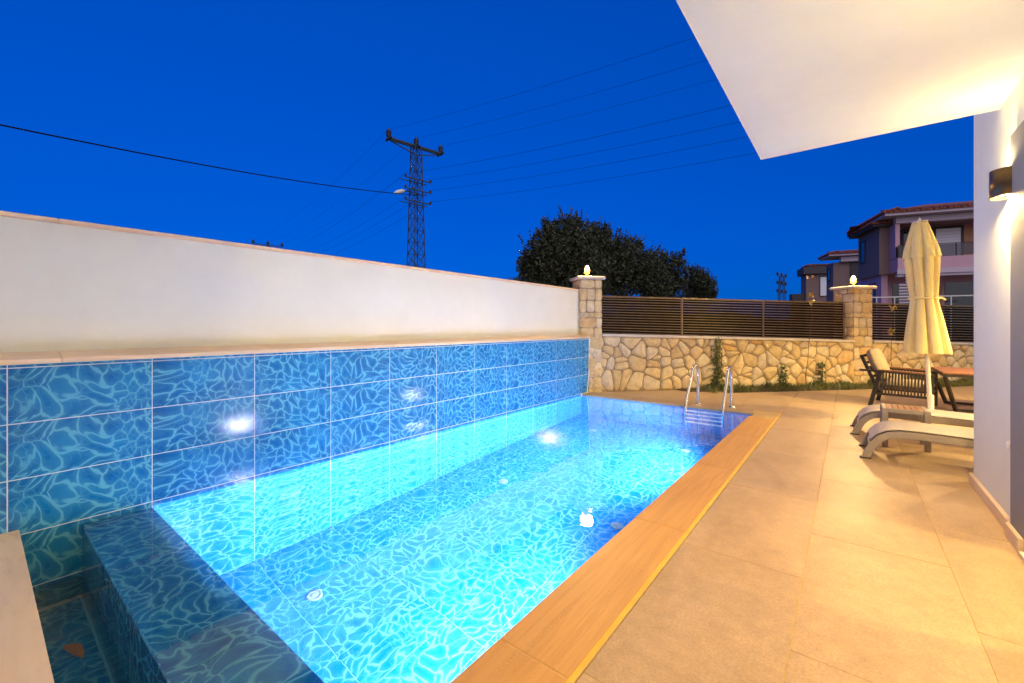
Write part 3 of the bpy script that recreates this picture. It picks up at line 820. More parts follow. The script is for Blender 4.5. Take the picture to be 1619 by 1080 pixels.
def leaf_quads(mb, p, n, spread, size, rnd, flat=0.0):
    for _ in range(n):
        c = p + Vector((rnd.gauss(0, 1), rnd.gauss(0, 1), rnd.gauss(0, 1))) * spread
        u = Vector((rnd.uniform(-1, 1), rnd.uniform(-1, 1), rnd.uniform(-1, 1))).normalized()
        v = u.cross(Vector((rnd.uniform(-1, 1), rnd.uniform(-1, 1), rnd.uniform(-1, 1)))).normalized()
        s_ = size * rnd.uniform(0.6, 1.3)
        mb.add([c - u * s_, c + v * s_ * 0.42, c + u * s_, c - v * s_ * 0.42], [(0, 1, 2, 3)])
def shrub(s, d, h, r0, n, label, name='shrub', cat='plant', taper=1.0, mat='leaf2', seed=1, group=None):
    rnd = random.Random(seed); o = wpt(s, 0, d)
    t = thing(name, label, cat, o, group)
    st = MB(); lv = MB()
    for k in range(5):
        top = wpt(s + rnd.uniform(-r0, r0) * .5, h * rnd.uniform(.6, 1.0), d * rnd.uniform(.4, 1))
        st.tube([o, (o + top) / 2 + Vector((rnd.uniform(-.03, .03), rnd.uniform(-.03, .03), 0)), top], [0.006, 0.005, 0.002], 5)
    for _ in range(n):
        z = h * rnd.random() ** taper; rr = r0 * (1 - 0.82 * (z / h) ** 0.8)
        leaf_quads(lv, wpt(s + rnd.gauss(0, .5) * rr, z, d * rnd.uniform(.3, 1.3) + rnd.gauss(0, .15) * rr), 3, 0.02, 0.026, rnd)
    st.build('stem', M['bark'], t); lv.build('foliage', M[mat], t)
shrub(2.74, 0.10, 1.02, 0.26, 330, 'green climber growing up the stone wall behind the pool ladder', 'climbing_plant', taper=1.35, seed=4)
shrub(4.22, 0.12, 0.46, 0.15, 90, 'small leafy shrub by the wall, left of the tall bare stem', seed=5, group='small shrubs along the stone wall')
shrub(5.12, 0.12, 0.50, 0.15, 85, 'small leafy shrub by the wall, between the tall stem and the armchair', seed=6, group='small shrubs along the stone wall')
def bare_stem(s, d, top, label, heads, seed, leans):
    rnd = random.Random(seed)
    t = thing('flower_stem', label, 'plant', wpt(s, 0, d), 'thin flower stems by the stone wall')
    P = [wpt(s + leans[i], top * i / (len(leans) - 1), d + 0.02 * math.sin(i)) for i in range(len(leans))]
    MB().tube(P, [0.007 - 0.004 * i / len(P) for i in range(len(P))], 6).build('stem', M['bark'], t)
    lv = MB()
    for z in heads:
        i = z * (len(P) - 1); k = min(int(i), len(P) - 2); p = P[k].lerp(P[k + 1], i - k)
        leaf_quads(lv, p, 9, 0.025, 0.035, rnd)
    lv.build('leaf_cluster', M['leafy'], t)
    return t, P
t, P = bare_stem(4.74, 0.12, 2.25, 'tall thin stem with two small flower heads rising above the fence', [0.84, 0.86, 0.80, 0.78], 3, [0, -0.03, 0.02, 0.05, 0.10, 0.16, 0.13, 0.10, 0.06])
for k, (ds, dz, mt) in enumerate(((-0.06, 0.03, 'petal'), (0.07, 0.05, 'petal2'))):
    c = P[-1] + DV * ds + Vector((0, 0, dz))
    f = MB(); rnd = random.Random(k)
    for q in range(7):
        a = q * 0.9; e = DV * math.cos(a) + Vector((0, 0, math.sin(a)))
        f.add([c, c + e * 0.03 + NV * 0.012, c + (e + NV * .3).normalized() * 0.045, c + e.cross(NV) * 0.015 + e * 0.02], [(0, 1, 2, 3)])
    f.tube([P[-1], c], 0.003, 5)
    f.build('flower', M[mt], t)
t, P = bare_stem(6.80, 0.14, 1.62, 'short thin stem with a yellow seed head in front of the fence beside the parasol', [0.70, 0.72], 9, [0.05, 0.02, -0.03, 0.0, 0.02, 0.04, 0.03])
f = MB(); rnd = random.Random(8)
for q in range(9):
    a = math.pi * (0.1 + 0.8 * q / 8); c = P[-1] + DV * math.cos(a) * 0.07 + Vector((0, 0, math.sin(a) * -0.02 + abs(math.cos(a)) * 0.09))
    f.tube([P[-1], c], 0.004, 5); leaf_quads(f, c, 3, 0.01, 0.02, rnd)
f.build('seed_head', M['leafy'], t)

# ================================================================== HOUSE ON THE RIGHT
HX = 0.785
SOF = 2.713
hs = thing('white_house', 'white stucco house with an overhanging upper floor at the right edge', 'house', (3, 2, 0))
b = MB()
b.box(HX, HX + 0.25, 3.895, 5.0, -0.03, 5.6)                     # white corner wall
b.box(HX + 0.25, 2.62, 4.75, 5.0, -0.03, 5.6)
b.box(HX, HX + 0.25, -4.2, 0.9, -0.03, SOF)
b.box(HX, HX + 0.25, 0.9, 2.55, -0.03, SOF)
b.box(HX, HX + 0.25, 2.55, 3.60, 2.30, SOF)
b.box(2.62, 2.85, 4.75, 13.0, -0.03, 5.6)                        # rear wing facing the loungers
b.build('wall', M['house'], hs)
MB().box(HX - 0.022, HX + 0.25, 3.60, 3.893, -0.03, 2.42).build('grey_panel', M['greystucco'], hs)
MB().box(HX, HX + 0.25, 3.60, 3.893, 2.4202, SOF).build('panel_head', M['house'], hs)
MB().box(-0.603, 5.6, -4.4, 4.245, SOF, 5.6).build('upper_floor', M['house'], hs)
MB().box(HX - 0.026, HX - 0.0005, 3.894, 5.02, 0.001, 0.082).build('skirting', M['ledge'], hs, bevel=0.003)
MB().box(HX - 0.045, HX - 0.0225, 3.63, 3.893, 0.001, 0.082).build('skirting', M['ledge'], hs, bevel=0.003)
MB().box(HX - 0.05, HX + 0.24, 2.56, 3.60, 0.002, 0.025).build('threshold', M['capstone'], hs, bevel=0.003)
MB().box(HX + 0.001, 5.4, -4.0, 4.745, -0.03, 0.0).build('room_floor', M['deck'], hs)
MB().box(5.4, 5.5, -4.2, 5.0, 0, SOF).box(HX + 0.26, 5.4, -4.2, -4.1, 0, SOF).box(HX + 0.26, 5.4, 4.65, 4.745, 0.0, SOF).build('room_wall', M['shell'], hs)
fr = MB()
for yy in (2.555, 3.56): fr.box(HX + 0.08, HX + 0.14, yy, yy + 0.035, 0.026, 2.299)
fr.box(HX + 0.08, HX + 0.14, 2.591, 3.559, 2.26, 2.299); fr.build('door_frame', M['dark_metal'], hs)
so = MB().box(HX - 0.012, HX - 0.0005, 3.925, 3.985, 0.505, 0.565).build('socket', M['plastic'], hs, bevel=0.004)
MB().box(HX - 0.026, HX - 0.0125, 3.935, 3.975, 0.515, 0.555).build('cover', M['plastic'], so, bevel=0.004)

def sconce(o, nrm, label, e_up=9, e_dn=46, cone=172):
    """half-round up-and-down wall light; nrm points out of the wall"""
    o = Vector(o); nrm = Vector(nrm); sd = Vector((-nrm.y, nrm.x, 0))
    t = thing('wall_sconce', label, 'wall light', o, 'half round wall lights on the white house')
    n = 14; r = 0.088; h = 0.083
    vs = []
    for z in (-h, h):
        for k in range(n + 1):
            a = -math.pi / 2 + math.pi * k / n
            vs.append(o + nrm * (0.012 + math.cos(a) * r) + sd * (math.sin(a) * r) + Vector((0, 0, z)))
    for z in (-h, h):
        for k in range(n + 1):
            a = -math.pi / 2 + math.pi * k / n
            vs.append(o + nrm * (0.012 + math.cos(a) * (r - .006)) + sd * (math.sin(a) * (r - .006)) + Vector((0, 0, z)))
    m = n + 1; fs = []
    for k in range(n):
        fs += [(k, k + 1, m + k + 1, m + k), (2 * m + k, 3 * m + k, 3 * m + k + 1, 2 * m + k + 1), (m + k, m + k + 1, 3 * m + k + 1, 3 * m + k), (k, 2 * m + k, 2 * m + k + 1, k + 1)]
    MB().add(vs, fs, True).build('shade', M['sconce'], t)
    bp = MB()
    for z0, z1 in ((-0.08, 0.08),):
        a, c_ = o + sd * 0.082, o - sd * 0.082
        bp.add([p + nrm * d + Vector((0, 0, z)) for z in (z0, z1) for p, d in ((a, 0.0), (c_, 0.0), (c_, 0.012), (a, 0.012))], [(0, 3, 2, 1), (4, 5, 6, 7), (0, 1, 5, 4), (1, 2, 6, 5), (2, 3, 7, 6), (3, 0, 4, 7)])
    bp.build('back_plate', M['plastic'], t)
    for z, up in ((0.058, 1), (-0.058, -1)):
        c_ = o + nrm * 0.045 + Vector((0, 0, z))
        MB().lathe(c_, [(0.036, -0.006), (0.036, 0.006)], 14).build('lens', M['diffuser'], t)
        lamp('sconce_light', 'SPOT', c_ + Vector((0, 0, up * 0.012)), e_up if up > 0 else e_dn, WARM2, t, rot=((0 if up < 0 else math.pi), 0, 0), spot=R(cone), soft=0.03)
sconce((HX, 3.944, 2.148), (-1, 0, 0), 'half round bronze wall light above the socket on the white wall')
sconce((HX, 2.20, 2.148), (-1, 0, 0), 'half round bronze wall light beside the open door, nearer than the first', 9, 56)
sconce((HX, 0.30, 2.148), (-1, 0, 0), 'half round bronze wall light furthest from the pool ladder', 9, 98)
sconce((2.62, 8.6, 2.15), (-1, 0, 0), 'half round bronze wall light on the rear wing beside the garden table', 70, 330, 172)
sconce((2.62, 6.2, 2.15), (-1, 0, 0), 'added half round wall light, unseen on the rear wing, brightening the loungers', 40, 120, 172)  # unseen light added to brighten the loungers, deck and white wall
# ceiling lamp in the room behind the open door
cl = thing('ceiling_lamp', 'white globe ceiling lamp in the room behind the open door', 'lamp', (2.93, 3.07, SOF))
MB().lathe((2.93, 3.07, 2.50), [(0.01, -0.12), (0.08, -0.10), (0.12, -0.03), (0.12, 0.03), (0.08, 0.10), (0.02, 0.12)], 16).build('globe', M['diffuser'], cl)
MB().tube([(2.93, 3.07, 2.62), (2.93, 3.07, SOF - 0.001)], 0.012, 8).build('rod', M['brass'], cl)
lamp('ceiling_light', 'POINT', (2.93, 3.07, 2.30), 85, WARM2, cl, soft=0.06)

# ================================================================== POOL LADDER
ld = thing('pool_ladder', 'polished steel pool ladder with two arched handrails at the far corner', 'ladder', (-1.7, 7.2, 0))
for xa, xb in ((-2.015, -1.935), (-1.478, -1.440)):
    P = [(xb, 7.34, 0.0), (xb, 7.34, 0.20), (xb, 7.345, 0.44)]
    for k in range(1, 8):
        a = math.pi * k / 8
        P.append((xb + (xa - xb) * k / 16, 7.345 - 0.10 + 0.10 * math.cos(a), 0.50 + 0.13 * math.sin(a)))
    P += [(xb + (xa - xb) * .6, 7.12, 0.42), (xa, 6.985, 0.12), (xa, 6.93, -0.02), (xa, 6.92, -0.30), (xa, 6.92, -1.0)]
    hr = MB().tube(P, 0.0215, 12).build('handrail', M['chrome'], ld)
    MB().lathe((xb, 7.34, 0.0), [(0.055, 0.002), (0.055, 0.008), (0.035, 0.02), (0.024, 0.022)], 18).build('flange', M['chrome'], hr)
for k in range(4):
    z = -0.15 - 0.25 * k
    MB().box(-2.0, -1.49, 6.885, 6.955, z - 0.016, z + 0.016).build('step', M['steptread'], ld, bevel=0.004)

# ================================================================== LOUNGERS
PROF = [(0.0, 0.0), (0.03, 0.09), (0.07, 0.17), (0.12, 0.232), (0.19, 0.275), (0.28, 0.295), (0.42, 0.298), (0.8, 0.288), (1.2, 0.275), (1.85, 0.27)]
def lounger_proto(o, label):
    t = thing('sun_lounger', label, 'sun lounger', o, 'sun loungers beside the house')
    ox, oy, _ = o
    Wd = 0.555
    for yy in (0.0, Wd - 0.045):
        rb = MB(); vs = []
        n = len(PROF)
        for i, (x, z) in enumerate(PROF):
            xa, za = PROF[max(i - 1, 0)]; xb, zb = PROF[min(i + 1, n - 1)]
            d = Vector((xb - xa, zb - za)).normalized(); nn = Vector((d.y, -d.x)) * 0.062
            if i == 0: nn = Vector((0.062, 0.0))
            q = (x + nn.x, z + nn.y)
            vs += [(ox + x, oy + yy, z), (ox + x, oy + yy + 0.045, z), (ox + q[0], oy + yy + 0.045, q[1]), (ox + q[0], oy + yy, q[1])]
        fs = [(4 * i + k, 4 * i + (k + 1) % 4, 4 * i + 4 + (k + 1) % 4, 4 * i + 4 + k) for i in range(n - 1) for k in range(4)] + [(3, 2, 1, 0), (4 * n - 4, 4 * n - 3, 4 * n - 2, 4 * n - 1)]
        rb.add(vs, [f[::-1] for f in fs]); rb.build('side_rail', M['taupe'], t, bevel=0.004)
        MB().box(ox - 0.012, ox + 0.075, oy + yy - 0.004, oy + yy + 0.049, 0.001, 0.014).build('foot', M['dark_metal'], t, bevel=0.003)
    MB().bar((ox + 0.075, oy + 0.045, 0.10), (ox + 0.075, oy + Wd - 0.045, 0.10), 0.03, 0.045).build('crossbar', M['taupe'], t)
    # sling stretched between the rails, over the bend
    vs = []; m = 7
    pr = PROF[2:]
    for (x, z) in pr:
        for k in range(m):
            f = k / (m - 1)
            vs.append((ox + x - 0.004, oy + 0.02 + (Wd - 0.04) * f, z + 0.012 - 0.018 * math.sin(math.pi * f)))
    for (x, z) in pr:
        for k in range(m):
            f = k / (m - 1)
            vs.append((ox + x + 0.004, oy + 0.02 + (Wd - 0.04) * f, z + 0.004 - 0.018 * math.sin(math.pi * f)))
    N = len(pr) * m; fs = []
    for i in range(len(pr) - 1):
        for k in range(m - 1):
            a = i * m + k; fs += [(a, a + m, a + m + 1, a + 1)[::-1], (N + a, N + a + 1, N + a + m + 1, N + a + m)[::-1]]
    MB().add(vs, fs, True).build('sling', M['sling'], t)
    # rear legs and a raised backrest (beyond the house corner)
    for yy in (0.01, Wd - 0.055):
        MB().bar((ox + 1.45, oy + yy + .022, 0.24), (ox + 1.50, oy + yy + .022, 0.0), 0.04, 0.05).build('rear_leg', M['taupe'], t)
    MB().box(ox + 1.22, ox + 1.85, oy + 0.03, oy + Wd - 0.03, 0.296, 0.312).build('backrest', M['sling'], t)
    return t
lounger_proto((0.088, 5.315, 0), 'nearest sun lounger with curved taupe foot end and beige sling')
A = lounger_proto((0.017, 6.395, 0), 'sun lounger behind the small slatted side table')

# side table between them
stb = thing('side_table', 'small taupe side table with wooden slat top between the two loungers', 'side table', (0.46, 6.15, 0))
for x in (0.27, 0.595):
    for y in (5.955, 6.30):
        MB().box(x, x + 0.048, y, y + 0.048, 0.0, 0.405).build('leg', M['taupe'], stb, bevel=0.003)
for x in (0.277, 0.602): MB().box(x, x + 0.034, 6.0035, 6.2995, 0.365, 0.404).build('rail', M['taupe'], stb, bevel=0.003)
for y in (5.962, 6.307): MB().box(0.3185, 0.5945, y, y + 0.034, 0.365, 0.404).build('rail', M['taupe'], stb, bevel=0.003)
for k in range(6):
    x = 0.3135 + k * 0.0482
    MB().box(x, x + 0.0445, 5.998, 6.305, 0.380, 0.4055).build('slat', M['wood'], stb, bevel=0.002)

# ================================================================== PARASOL
top, bot = Vector((0.745, 7.951, 2.69)), Vector((0.862, 8.043, 0.0))
pr_ = thing('parasol', 'closed cream parasol tied at the waist on a white pole', 'parasol', bot)
ax = (top - bot)
def on_pole(z): return bot + ax * (z / 2.69)
MB().tube([on_pole(0.02), on_pole(1.5), on_pole(2.66)], 0.024, 12).build('pole', M['offwhite'], pr_)
bs = MB().box(bot.x - 0.27, bot.x + 0.23, bot.y - 0.26, bot.y + 0.24, 0.0, 0.05).build('base', M['offwhite'], pr_, bevel=0.008)
MB().lathe((bot.x, bot.y, 0.05), [(0.045, 0.0), (0.045, 0.03), (0.034, 0.035), (0.034, 0.28), (0.03, 0.29)], 16).build('sleeve', M['offwhite'], pr_)
rnd = random.Random(21)
folds = 8; n = 96
def canopy(zr, seed, open_top):
    rd = random.Random(seed); ph = [rd.uniform(-.25, .25) for _ in range(folds)]; am = [rd.uniform(.75, 1.25) for _ in range(folds)]
    vs = []
    for (z, r, dep) in zr:
        c = on_pole(z)
        for k in range(n):
            a = 2 * math.pi * k / n; f = a / (2 * math.pi) * folds; i = int(f) % folds; u = f - int(f)
            wv = abs(math.sin(math.pi * (u + 0.12 * math.sin(2 * math.pi * u + ph[i]) )))
            rr = r * 0.76 * (1 - dep * (1 - wv ** 0.65) * am[i])
            hem = 0.0
            vs.append(c + Vector((math.cos(a + ph[i] * .1) * rr, math.sin(a + ph[i] * .1) * rr, hem)))
    m = len(zr)
    fs = [(j * n + k, j * n + (k + 1) % n, (j + 1) * n + (k + 1) % n, (j + 1) * n + k) for j in range(m - 1) for k in range(n)]
    return MB().add(vs, fs, True)
canopy([(0.905, 0.325, .40), (0.98, 0.315, .42), (1.15, 0.285, .45), (1.35, 0.245, .45), (1.52, 0.205, .38), (1.60, 0.190, .30), (1.66, 0.188, .28), (1.74, 0.198, .36), (1.95, 0.222, .45), (2.15, 0.240, .42), (2.30, 0.228, .36), (2.5, 0.16, .3), (2.6, 0.11, .2)], 5, 0).build('canopy', M['parasol'], pr_)
canopy([(2.185, 0.262, .30), (2.20, 0.262, .30), (2.32, 0.235, .28), (2.48, 0.175, .22), (2.60, 0.132, .14), (2.665, 0.108, .04), (2.675, 0.06, 0), (2.676, 0.002, 0)], 9, 0).build('vent', M['parasol'], pr_)
MB().lathe(on_pole(2.672), [(0.08, 0), (0.082, 0.012), (0.06, 0.02), (0.02, 0.026), (0.012, 0.05), (0.004, 0.065)], 18).build('finial', M['offwhite'], pr_)
tie = MB(); c = on_pole(1.645)
tie.tube([c + Vector((math.cos(a) * 0.148, math.sin(a) * 0.148, 0.008 * math.sin(a * 2))) for a in [2 * math.pi * k / 32 for k in range(33)]], 0.014, 6, cap=False)
q = c + RGT * 0.145 - FWD * 0.03
tie.tube([q, q + RGT * 0.06 + Vector((0, 0, 0.01)), q + RGT * 0.12 + Vector((0, 0, -0.02))], [0.016, 0.014, 0.010], 6)
tie.build('tie', M['parasol'], pr_)
MB().tube([on_pole(1.0) + RGT * .03, on_pole(0.80) + RGT * 0.055, on_pole(0.72) + RGT * 0.06], [0.003, 0.003, 0.008], 6).build('cord', M['offwhite'], pr_)

# ================================================================== ARMCHAIR
ch = thing('armchair', 'dark framed outdoor armchair with rope sides, wooden arms and a beige back cushion', 'armchair', (0.6, 9.2, 0))
# local frame: seat faces +X (slightly turned)
CO = Vector((0.26, 8.93, 0)); cx = Vector((0.985, -0.17, 0)).normalized(); cy = Vector((0.17, 0.985, 0)).normalized()
def cp(x, y, z): return CO + cx * x + cy * y + Vector((0, 0, z))
WY = 0.72
for y in (0.0, WY):
    MB().bar(cp(0.0, y, 0.0), cp(0.13, y, 0.575), 0.035, 0.055).build('leg', M['dark_metal'], ch)
    MB().bar(cp(0.70, y, 0.0), cp(0.70, y, 0.535), 0.035, 0.055).build('leg', M['dark_metal'], ch)
    MB().bar(cp(-0.13, y, 0.565), cp(0.735, y, 0.530), 0.06, 0.030).build('arm_rail', M['dark_metal'], ch)
    MB().bar(cp(0.13, y, 0.578), cp(0.66, y, 0.556), 0.07, 0.020).build('armrest', M['wood'], ch)
    MB().bar(cp(0.04, y, 0.20), cp(0.70, y, 0.20), 0.03, 0.035).build('side_rail', M['dark_metal'], ch)
    for k in range(15):
        x = 0.15 + k * 0.037
        MB().bar(cp(x, y, 0.20), cp(x + 0.01, y, 0.545), 0.013, 0.020).build('rope', M['rope'], ch)
for x in (0.10, 0.69): MB().bar(cp(x, 0.02, 0.25), cp(x, WY - 0.02, 0.25), 0.03, 0.035).build('cross_rail', M['dark_metal'], ch)
for y in (0.05, WY - 0.05):
    MB().bar(cp(0.10, y, 0.22), cp(-0.12, y, 0.80), 0.030, 0.045).build('back_post', M['dark_metal'], ch)
for k in range(5):
    f = k / 4; MB().bar(cp(0.055 - 0.168 * f, 0.05, 0.34 + 0.44 * f), cp(0.055 - 0.168 * f, WY - 0.05, 0.34 + 0.44 * f), 0.012, 0.04).build('back_strap', M['rope'], ch)
def cushion(nm, c, ux, uy, uz, sx, sy, sz, mat):
    vs = []; n, m = 12, 16
    for i in range(n + 1):
        u = -1 + 2 * i / n
        for j in range(m):
            a = 2 * math.pi * j / m; e = 0.42
            px = math.copysign(abs(math.cos(a)) ** e, math.cos(a)); pz = math.copysign(abs(math.sin(a)) ** 0.8, math.sin(a))
            w = (1 - abs(u) ** 5) ** 0.4 if abs(u) < 1 else 0.02
            vs.append(c + ux * (px * sx * (0.86 + 0.14 * w)) + uy * (u * sy) + uz * (pz * sz * max(w, 0.05)))
    fs = [(i * m + j, i * m + (j + 1) % m, (i + 1) * m + (j + 1) % m, (i + 1) * m + j) for i in range(n) for j in range(m)]
    fs += [list(range(m))[::-1], list(range(n * m, n * m + m))]
    MB().add(vs, fs, True).build(nm, M[mat], ch)
bk = (cx * -0.20 + Vector((0, 0, 0.58))).normalized()
cushion('back_cushion', cp(0.06, WY / 2, 0.655), bk, cy, bk.cross(cy), 0.255, WY / 2 - 0.06, 0.085, 'cushion')
cushion('seat_cushion', cp(0.42, WY / 2, 0.34), cx, cy, Vector((0, 0, 1)), 0.29, WY / 2 - 0.04, 0.075, 'cushion')

# ================================================================== LOW TABLE
tb = thing('garden_table', 'low garden table with wooden slat top on splayed dark metal legs', 'table', (1.7, 9.4, 0))
TX0, TX1, TY0, TY1, TZ = 1.075, 2.30, 8.80, 10.05, 0.575
fr = MB()
fr.box(TX0, TX1, TY0, TY0 + 0.035, TZ - 0.045, TZ - 0.005).box(TX0, TX1, TY1 - 0.035, TY1, TZ - 0.045, TZ - 0.005)
fr.box(TX0, TX0 + 0.035, TY0 + 0.036, TY1 - 0.036, TZ - 0.045, TZ - 0.005).box(TX1 - 0.035, TX1, TY0 + 0.036, TY1 - 0.036, TZ - 0.045, TZ - 0.005)
fr.build('frame', M['dark_metal'], tb)
k = 0; y = TY0 + 0.004
while y < TY1 - 0.05:
    MB().box(TX0 + 0.004, TX1 - 0.004, y, y + 0.098, TZ - 0.004, TZ + 0.014).build('slat', M['wood'], tb, bevel=0.002); y += 0.1035
for x0, x1 in ((TX0 + 0.02, 1.245), (TX1 - 0.02, 2.13)):
    for y0, y1 in ((TY0 + 0.02, 9.08), (TY1 - 0.02, 9.90)):
        MB().bar((x0, y0, TZ - 0.045), (x1, y1, 0.0), 0.04, 0.04).build('leg', M['dark_metal'], tb)
for yy in (9.08, 9.90): MB().bar((1.26, yy, 0.022), (2.12, yy, 0.022), 0.035).build('foot_bar', M['dark_metal'], tb)

# ================================================================== POWER LINES AND PYLONS
def lattice(t, base, top_z, w0, w1, rz, nseg, br):
    c, s_ = math.cos(rz), math.sin(rz)
    def P(i, z):
        f = (z - base.z) / (top_z - base.z); w = (w0 + (w1 - w0) * f) / 2
        dx, dy = ((-w, -w), (w, -w), (w, w), (-w, w))[i % 4]
        return Vector((base.x + dx * c - dy * s_, base.y + dx * s_ + dy * c, z))
    for i in range(4): MB().bar(P(i, base.z), P(i, top_z), br * 1.5).build('leg', M['steelblue'], t)
    b = MB()
    for k in range(nseg):
        z0 = base.z + (top_z - base.z) * k / nseg; z1 = base.z + (top_z - base.z) * (k + 1) / nseg
        for i in range(4):
            b.bar(P(i, z0), P(i + 1, z1), br); b.bar(P(i + 1, z0), P(i, z1), br * .9)
            b.bar(P(i, z1), P(i + 1, z1), br * .9)
    o = b.build('bracing', M['steelblue'], t, kind='stuff')
    return P
PD = 28.0
pb = at(658, 515.5, PD); pb.z = -0.3
pyl = thing('lattice_pylon', 'steel lattice pylon with a crossarm of three black insulators behind the white wall', 'pylon', pb)
ztop = at(658, 232, PD).z
arm_d = (RGT * 2.8 + FWD * 2.4).normalized()          # crossarm direction
line_d = Vector((arm_d.y, -arm_d.x, 0))               # wires run across it, to the right and nearer
rz = math.atan2(arm_d.y, arm_d.x)
lattice(pyl, pb, ztop, 1.05, 0.50, rz + 0.15, 17, 0.032)
cc = Vector((pb.x, pb.y, ztop))
a0, a1 = cc - arm_d * 2.0, cc + arm_d * 1.95
MB().bar(a0 + line_d * .13, a1 + line_d * .13, 0.09, 0.10).bar(a0 - line_d * .13, a1 - line_d * .13, 0.09, 0.10).build('crossarm', M['steelblue'], pyl)
MB().bar(a0 - Vector((0, 0, .05)), cc - Vector((0, 0, .55)), 0.06).bar(a1 - Vector((0, 0, .05)), cc - Vector((0, 0, .55)), 0.06).build('arm_brace', M['steelblue'], pyl)
ins = []
for p in (a0 + arm_d * .1, cc, a1 - arm_d * .1):
    q = p + Vector((0, 0, 0.05))
    MB().bar(p - line_d * .42 - Vector((0, 0, .02)), p + line_d * .42 - Vector((0, 0, .02)), 0.12, 0.07).build('bearer', M['steelblue'], pyl)
    prof = [(0.05, 0.0)]
    for k in range(4): prof += [(0.15, 0.06 + k * .1), (0.17, 0.08 + k * .1), (0.13, 0.13 + k * .1)]
    prof += [(0.08, 0.52), (0.05, 0.56)]
    MB().lathe(q, prof, 12).build('insulator', M['insulator'], pyl)
    ins.append(q + Vector((0, 0, 0.5)))
low = []
for py_, n_ in ((286, 2), (303, 2), (321, 2)):
    z = at(658, py_, PD).z; c = Vector((pb.x, pb.y, z))
    MB().bar(c - arm_d * 0.95 + line_d * .3, c + arm_d * 0.95 + line_d * .3, 0.07).bar(c - arm_d * .95 - line_d * .3, c + arm_d * .95 - line_d * .3, 0.05).build('lower_arm', M['steelblue'], pyl)
    for sgn in (-1, 1):
        p = c + arm_d * sgn * 0.9 + line_d * .3
        MB().lathe(p, [(0.03, 0.03), (0.07, 0.08), (0.07, 0.17), (0.03, 0.2)], 10).build('pin_insulator', M['insulator'], pyl)
        low.append(p + Vector((0, 0, .18)))
# street lamp head on the pylon
lp = at(640, 303, PD - .4); le = at(623, 305, PD - 1.0)
lhd = thing('street_lamp', 'small grey street lamp head fixed to the lattice pylon', 'street lamp', lp)
MB().tube([at(657, 296, PD), lp, at(634, 303.5, PD - .6)], 0.03, 8).build('bracket', M['steelblue'], lhd)
ld2 = at(632, 304, PD - .7); e = (le - ld2).normalized()
MB().tube([at(640, 301.5, PD - .5), at(636, 302, PD - .6), at(628, 304, PD - .8), at(623, 305.2, PD - .95)], [0.05, 0.12, 0.13, 0.03], 10).build('head', M['plastic'], lhd)

def wire(p, q, sag, r, label, mat='wire', cat='power line', name='power_line', n=28, group='power lines'):
    pts = []
    for k in range(n + 1):
        f = k / n; v = p.lerp(q, f); v.z -= sag * 4 * f * (1 - f); pts.append(v)
    return pts
far = Vector((pb.x, pb.y, 0)) - line_d * 45
near = Vector((pb.x, pb.y, 0)) + (RGT * 0.83 - FWD * 0.56) * 45
names = ['topmost power line, from the left insulator of the pylon crossarm', 'second power line, from the middle insulator of the pylon crossarm', 'third power line, from the right insulator of the pylon crossarm',
         'fourth power line down, from the upper side arm of the pylon', 'fifth power line down, from the upper side arm of the pylon', 'sixth power line down, from the middle side arm of the pylon', 'lowest power line, from the bottom side arm of the pylon']
use = ins + [low[0], low[1], low[3], low[5]]
for i, p in enumerate(use):
    d = Vector((p.x - pb.x, p.y - pb.y, p.z))
    A_ = far + d; B_ = near + d
    b = MB()
    pts = wire(A_, p, 1.0, 0, '') + wire(p, B_, 1.05, 0, '')[1:]
    b.tube(pts, 0.0055 if i < 3 else 0.007, 5)
    tag(b.build('power_line', M['wire']), names[i], 'power line', 'power lines')
b = MB().tube(wire(at(664, 309, PD), at(-260, 142, 9.0), 0.35, 0, ''), 0.022, 6)
tag(b.build('power_cable', M['cable']), 'thick black cable running from the pylon to the upper left', 'cable')
# next pylon of the row, only its insulators clear the white wall
def far_pylon(base, h, w, label, arm, nseg, crs=(1.0,)):
    t = thing('lattice_pylon', label, 'pylon', base)
    lattice(t, base, base.z + h, w, w * .5, rz, nseg, 0.05)
    for k, f in enumerate(crs):
        c = base + Vector((0, 0, h * f))
        MB().bar(c - arm_d * arm, c + arm_d * arm, 0.14).build('crossarm', M['steelblue'], t)
        for sgn in (-1, 0, 1):
            MB().lathe(c + arm_d * arm * .95 * sgn + Vector((0, 0, .05)), [(0.05, 0), (0.17, .08), (0.17, .48), (0.05, .55)], 8).build('insulator', M['insulator'], t)
fb = Vector((far.x, far.y, -0.3))
far_pylon(fb, ztop + 0.3, 1.05, 'far pylon with only its insulators showing above the white wall', 1.95, 14)
fb2 = at(1236, 515.5, 75); fb2.z = -0.3
far_pylon(fb2, at(1236, 437, 75).z + 0.3, 1.3, 'small distant pylon between the trees and the dark houses', 2.2, 6, (1.0, 0.86, 0.72))

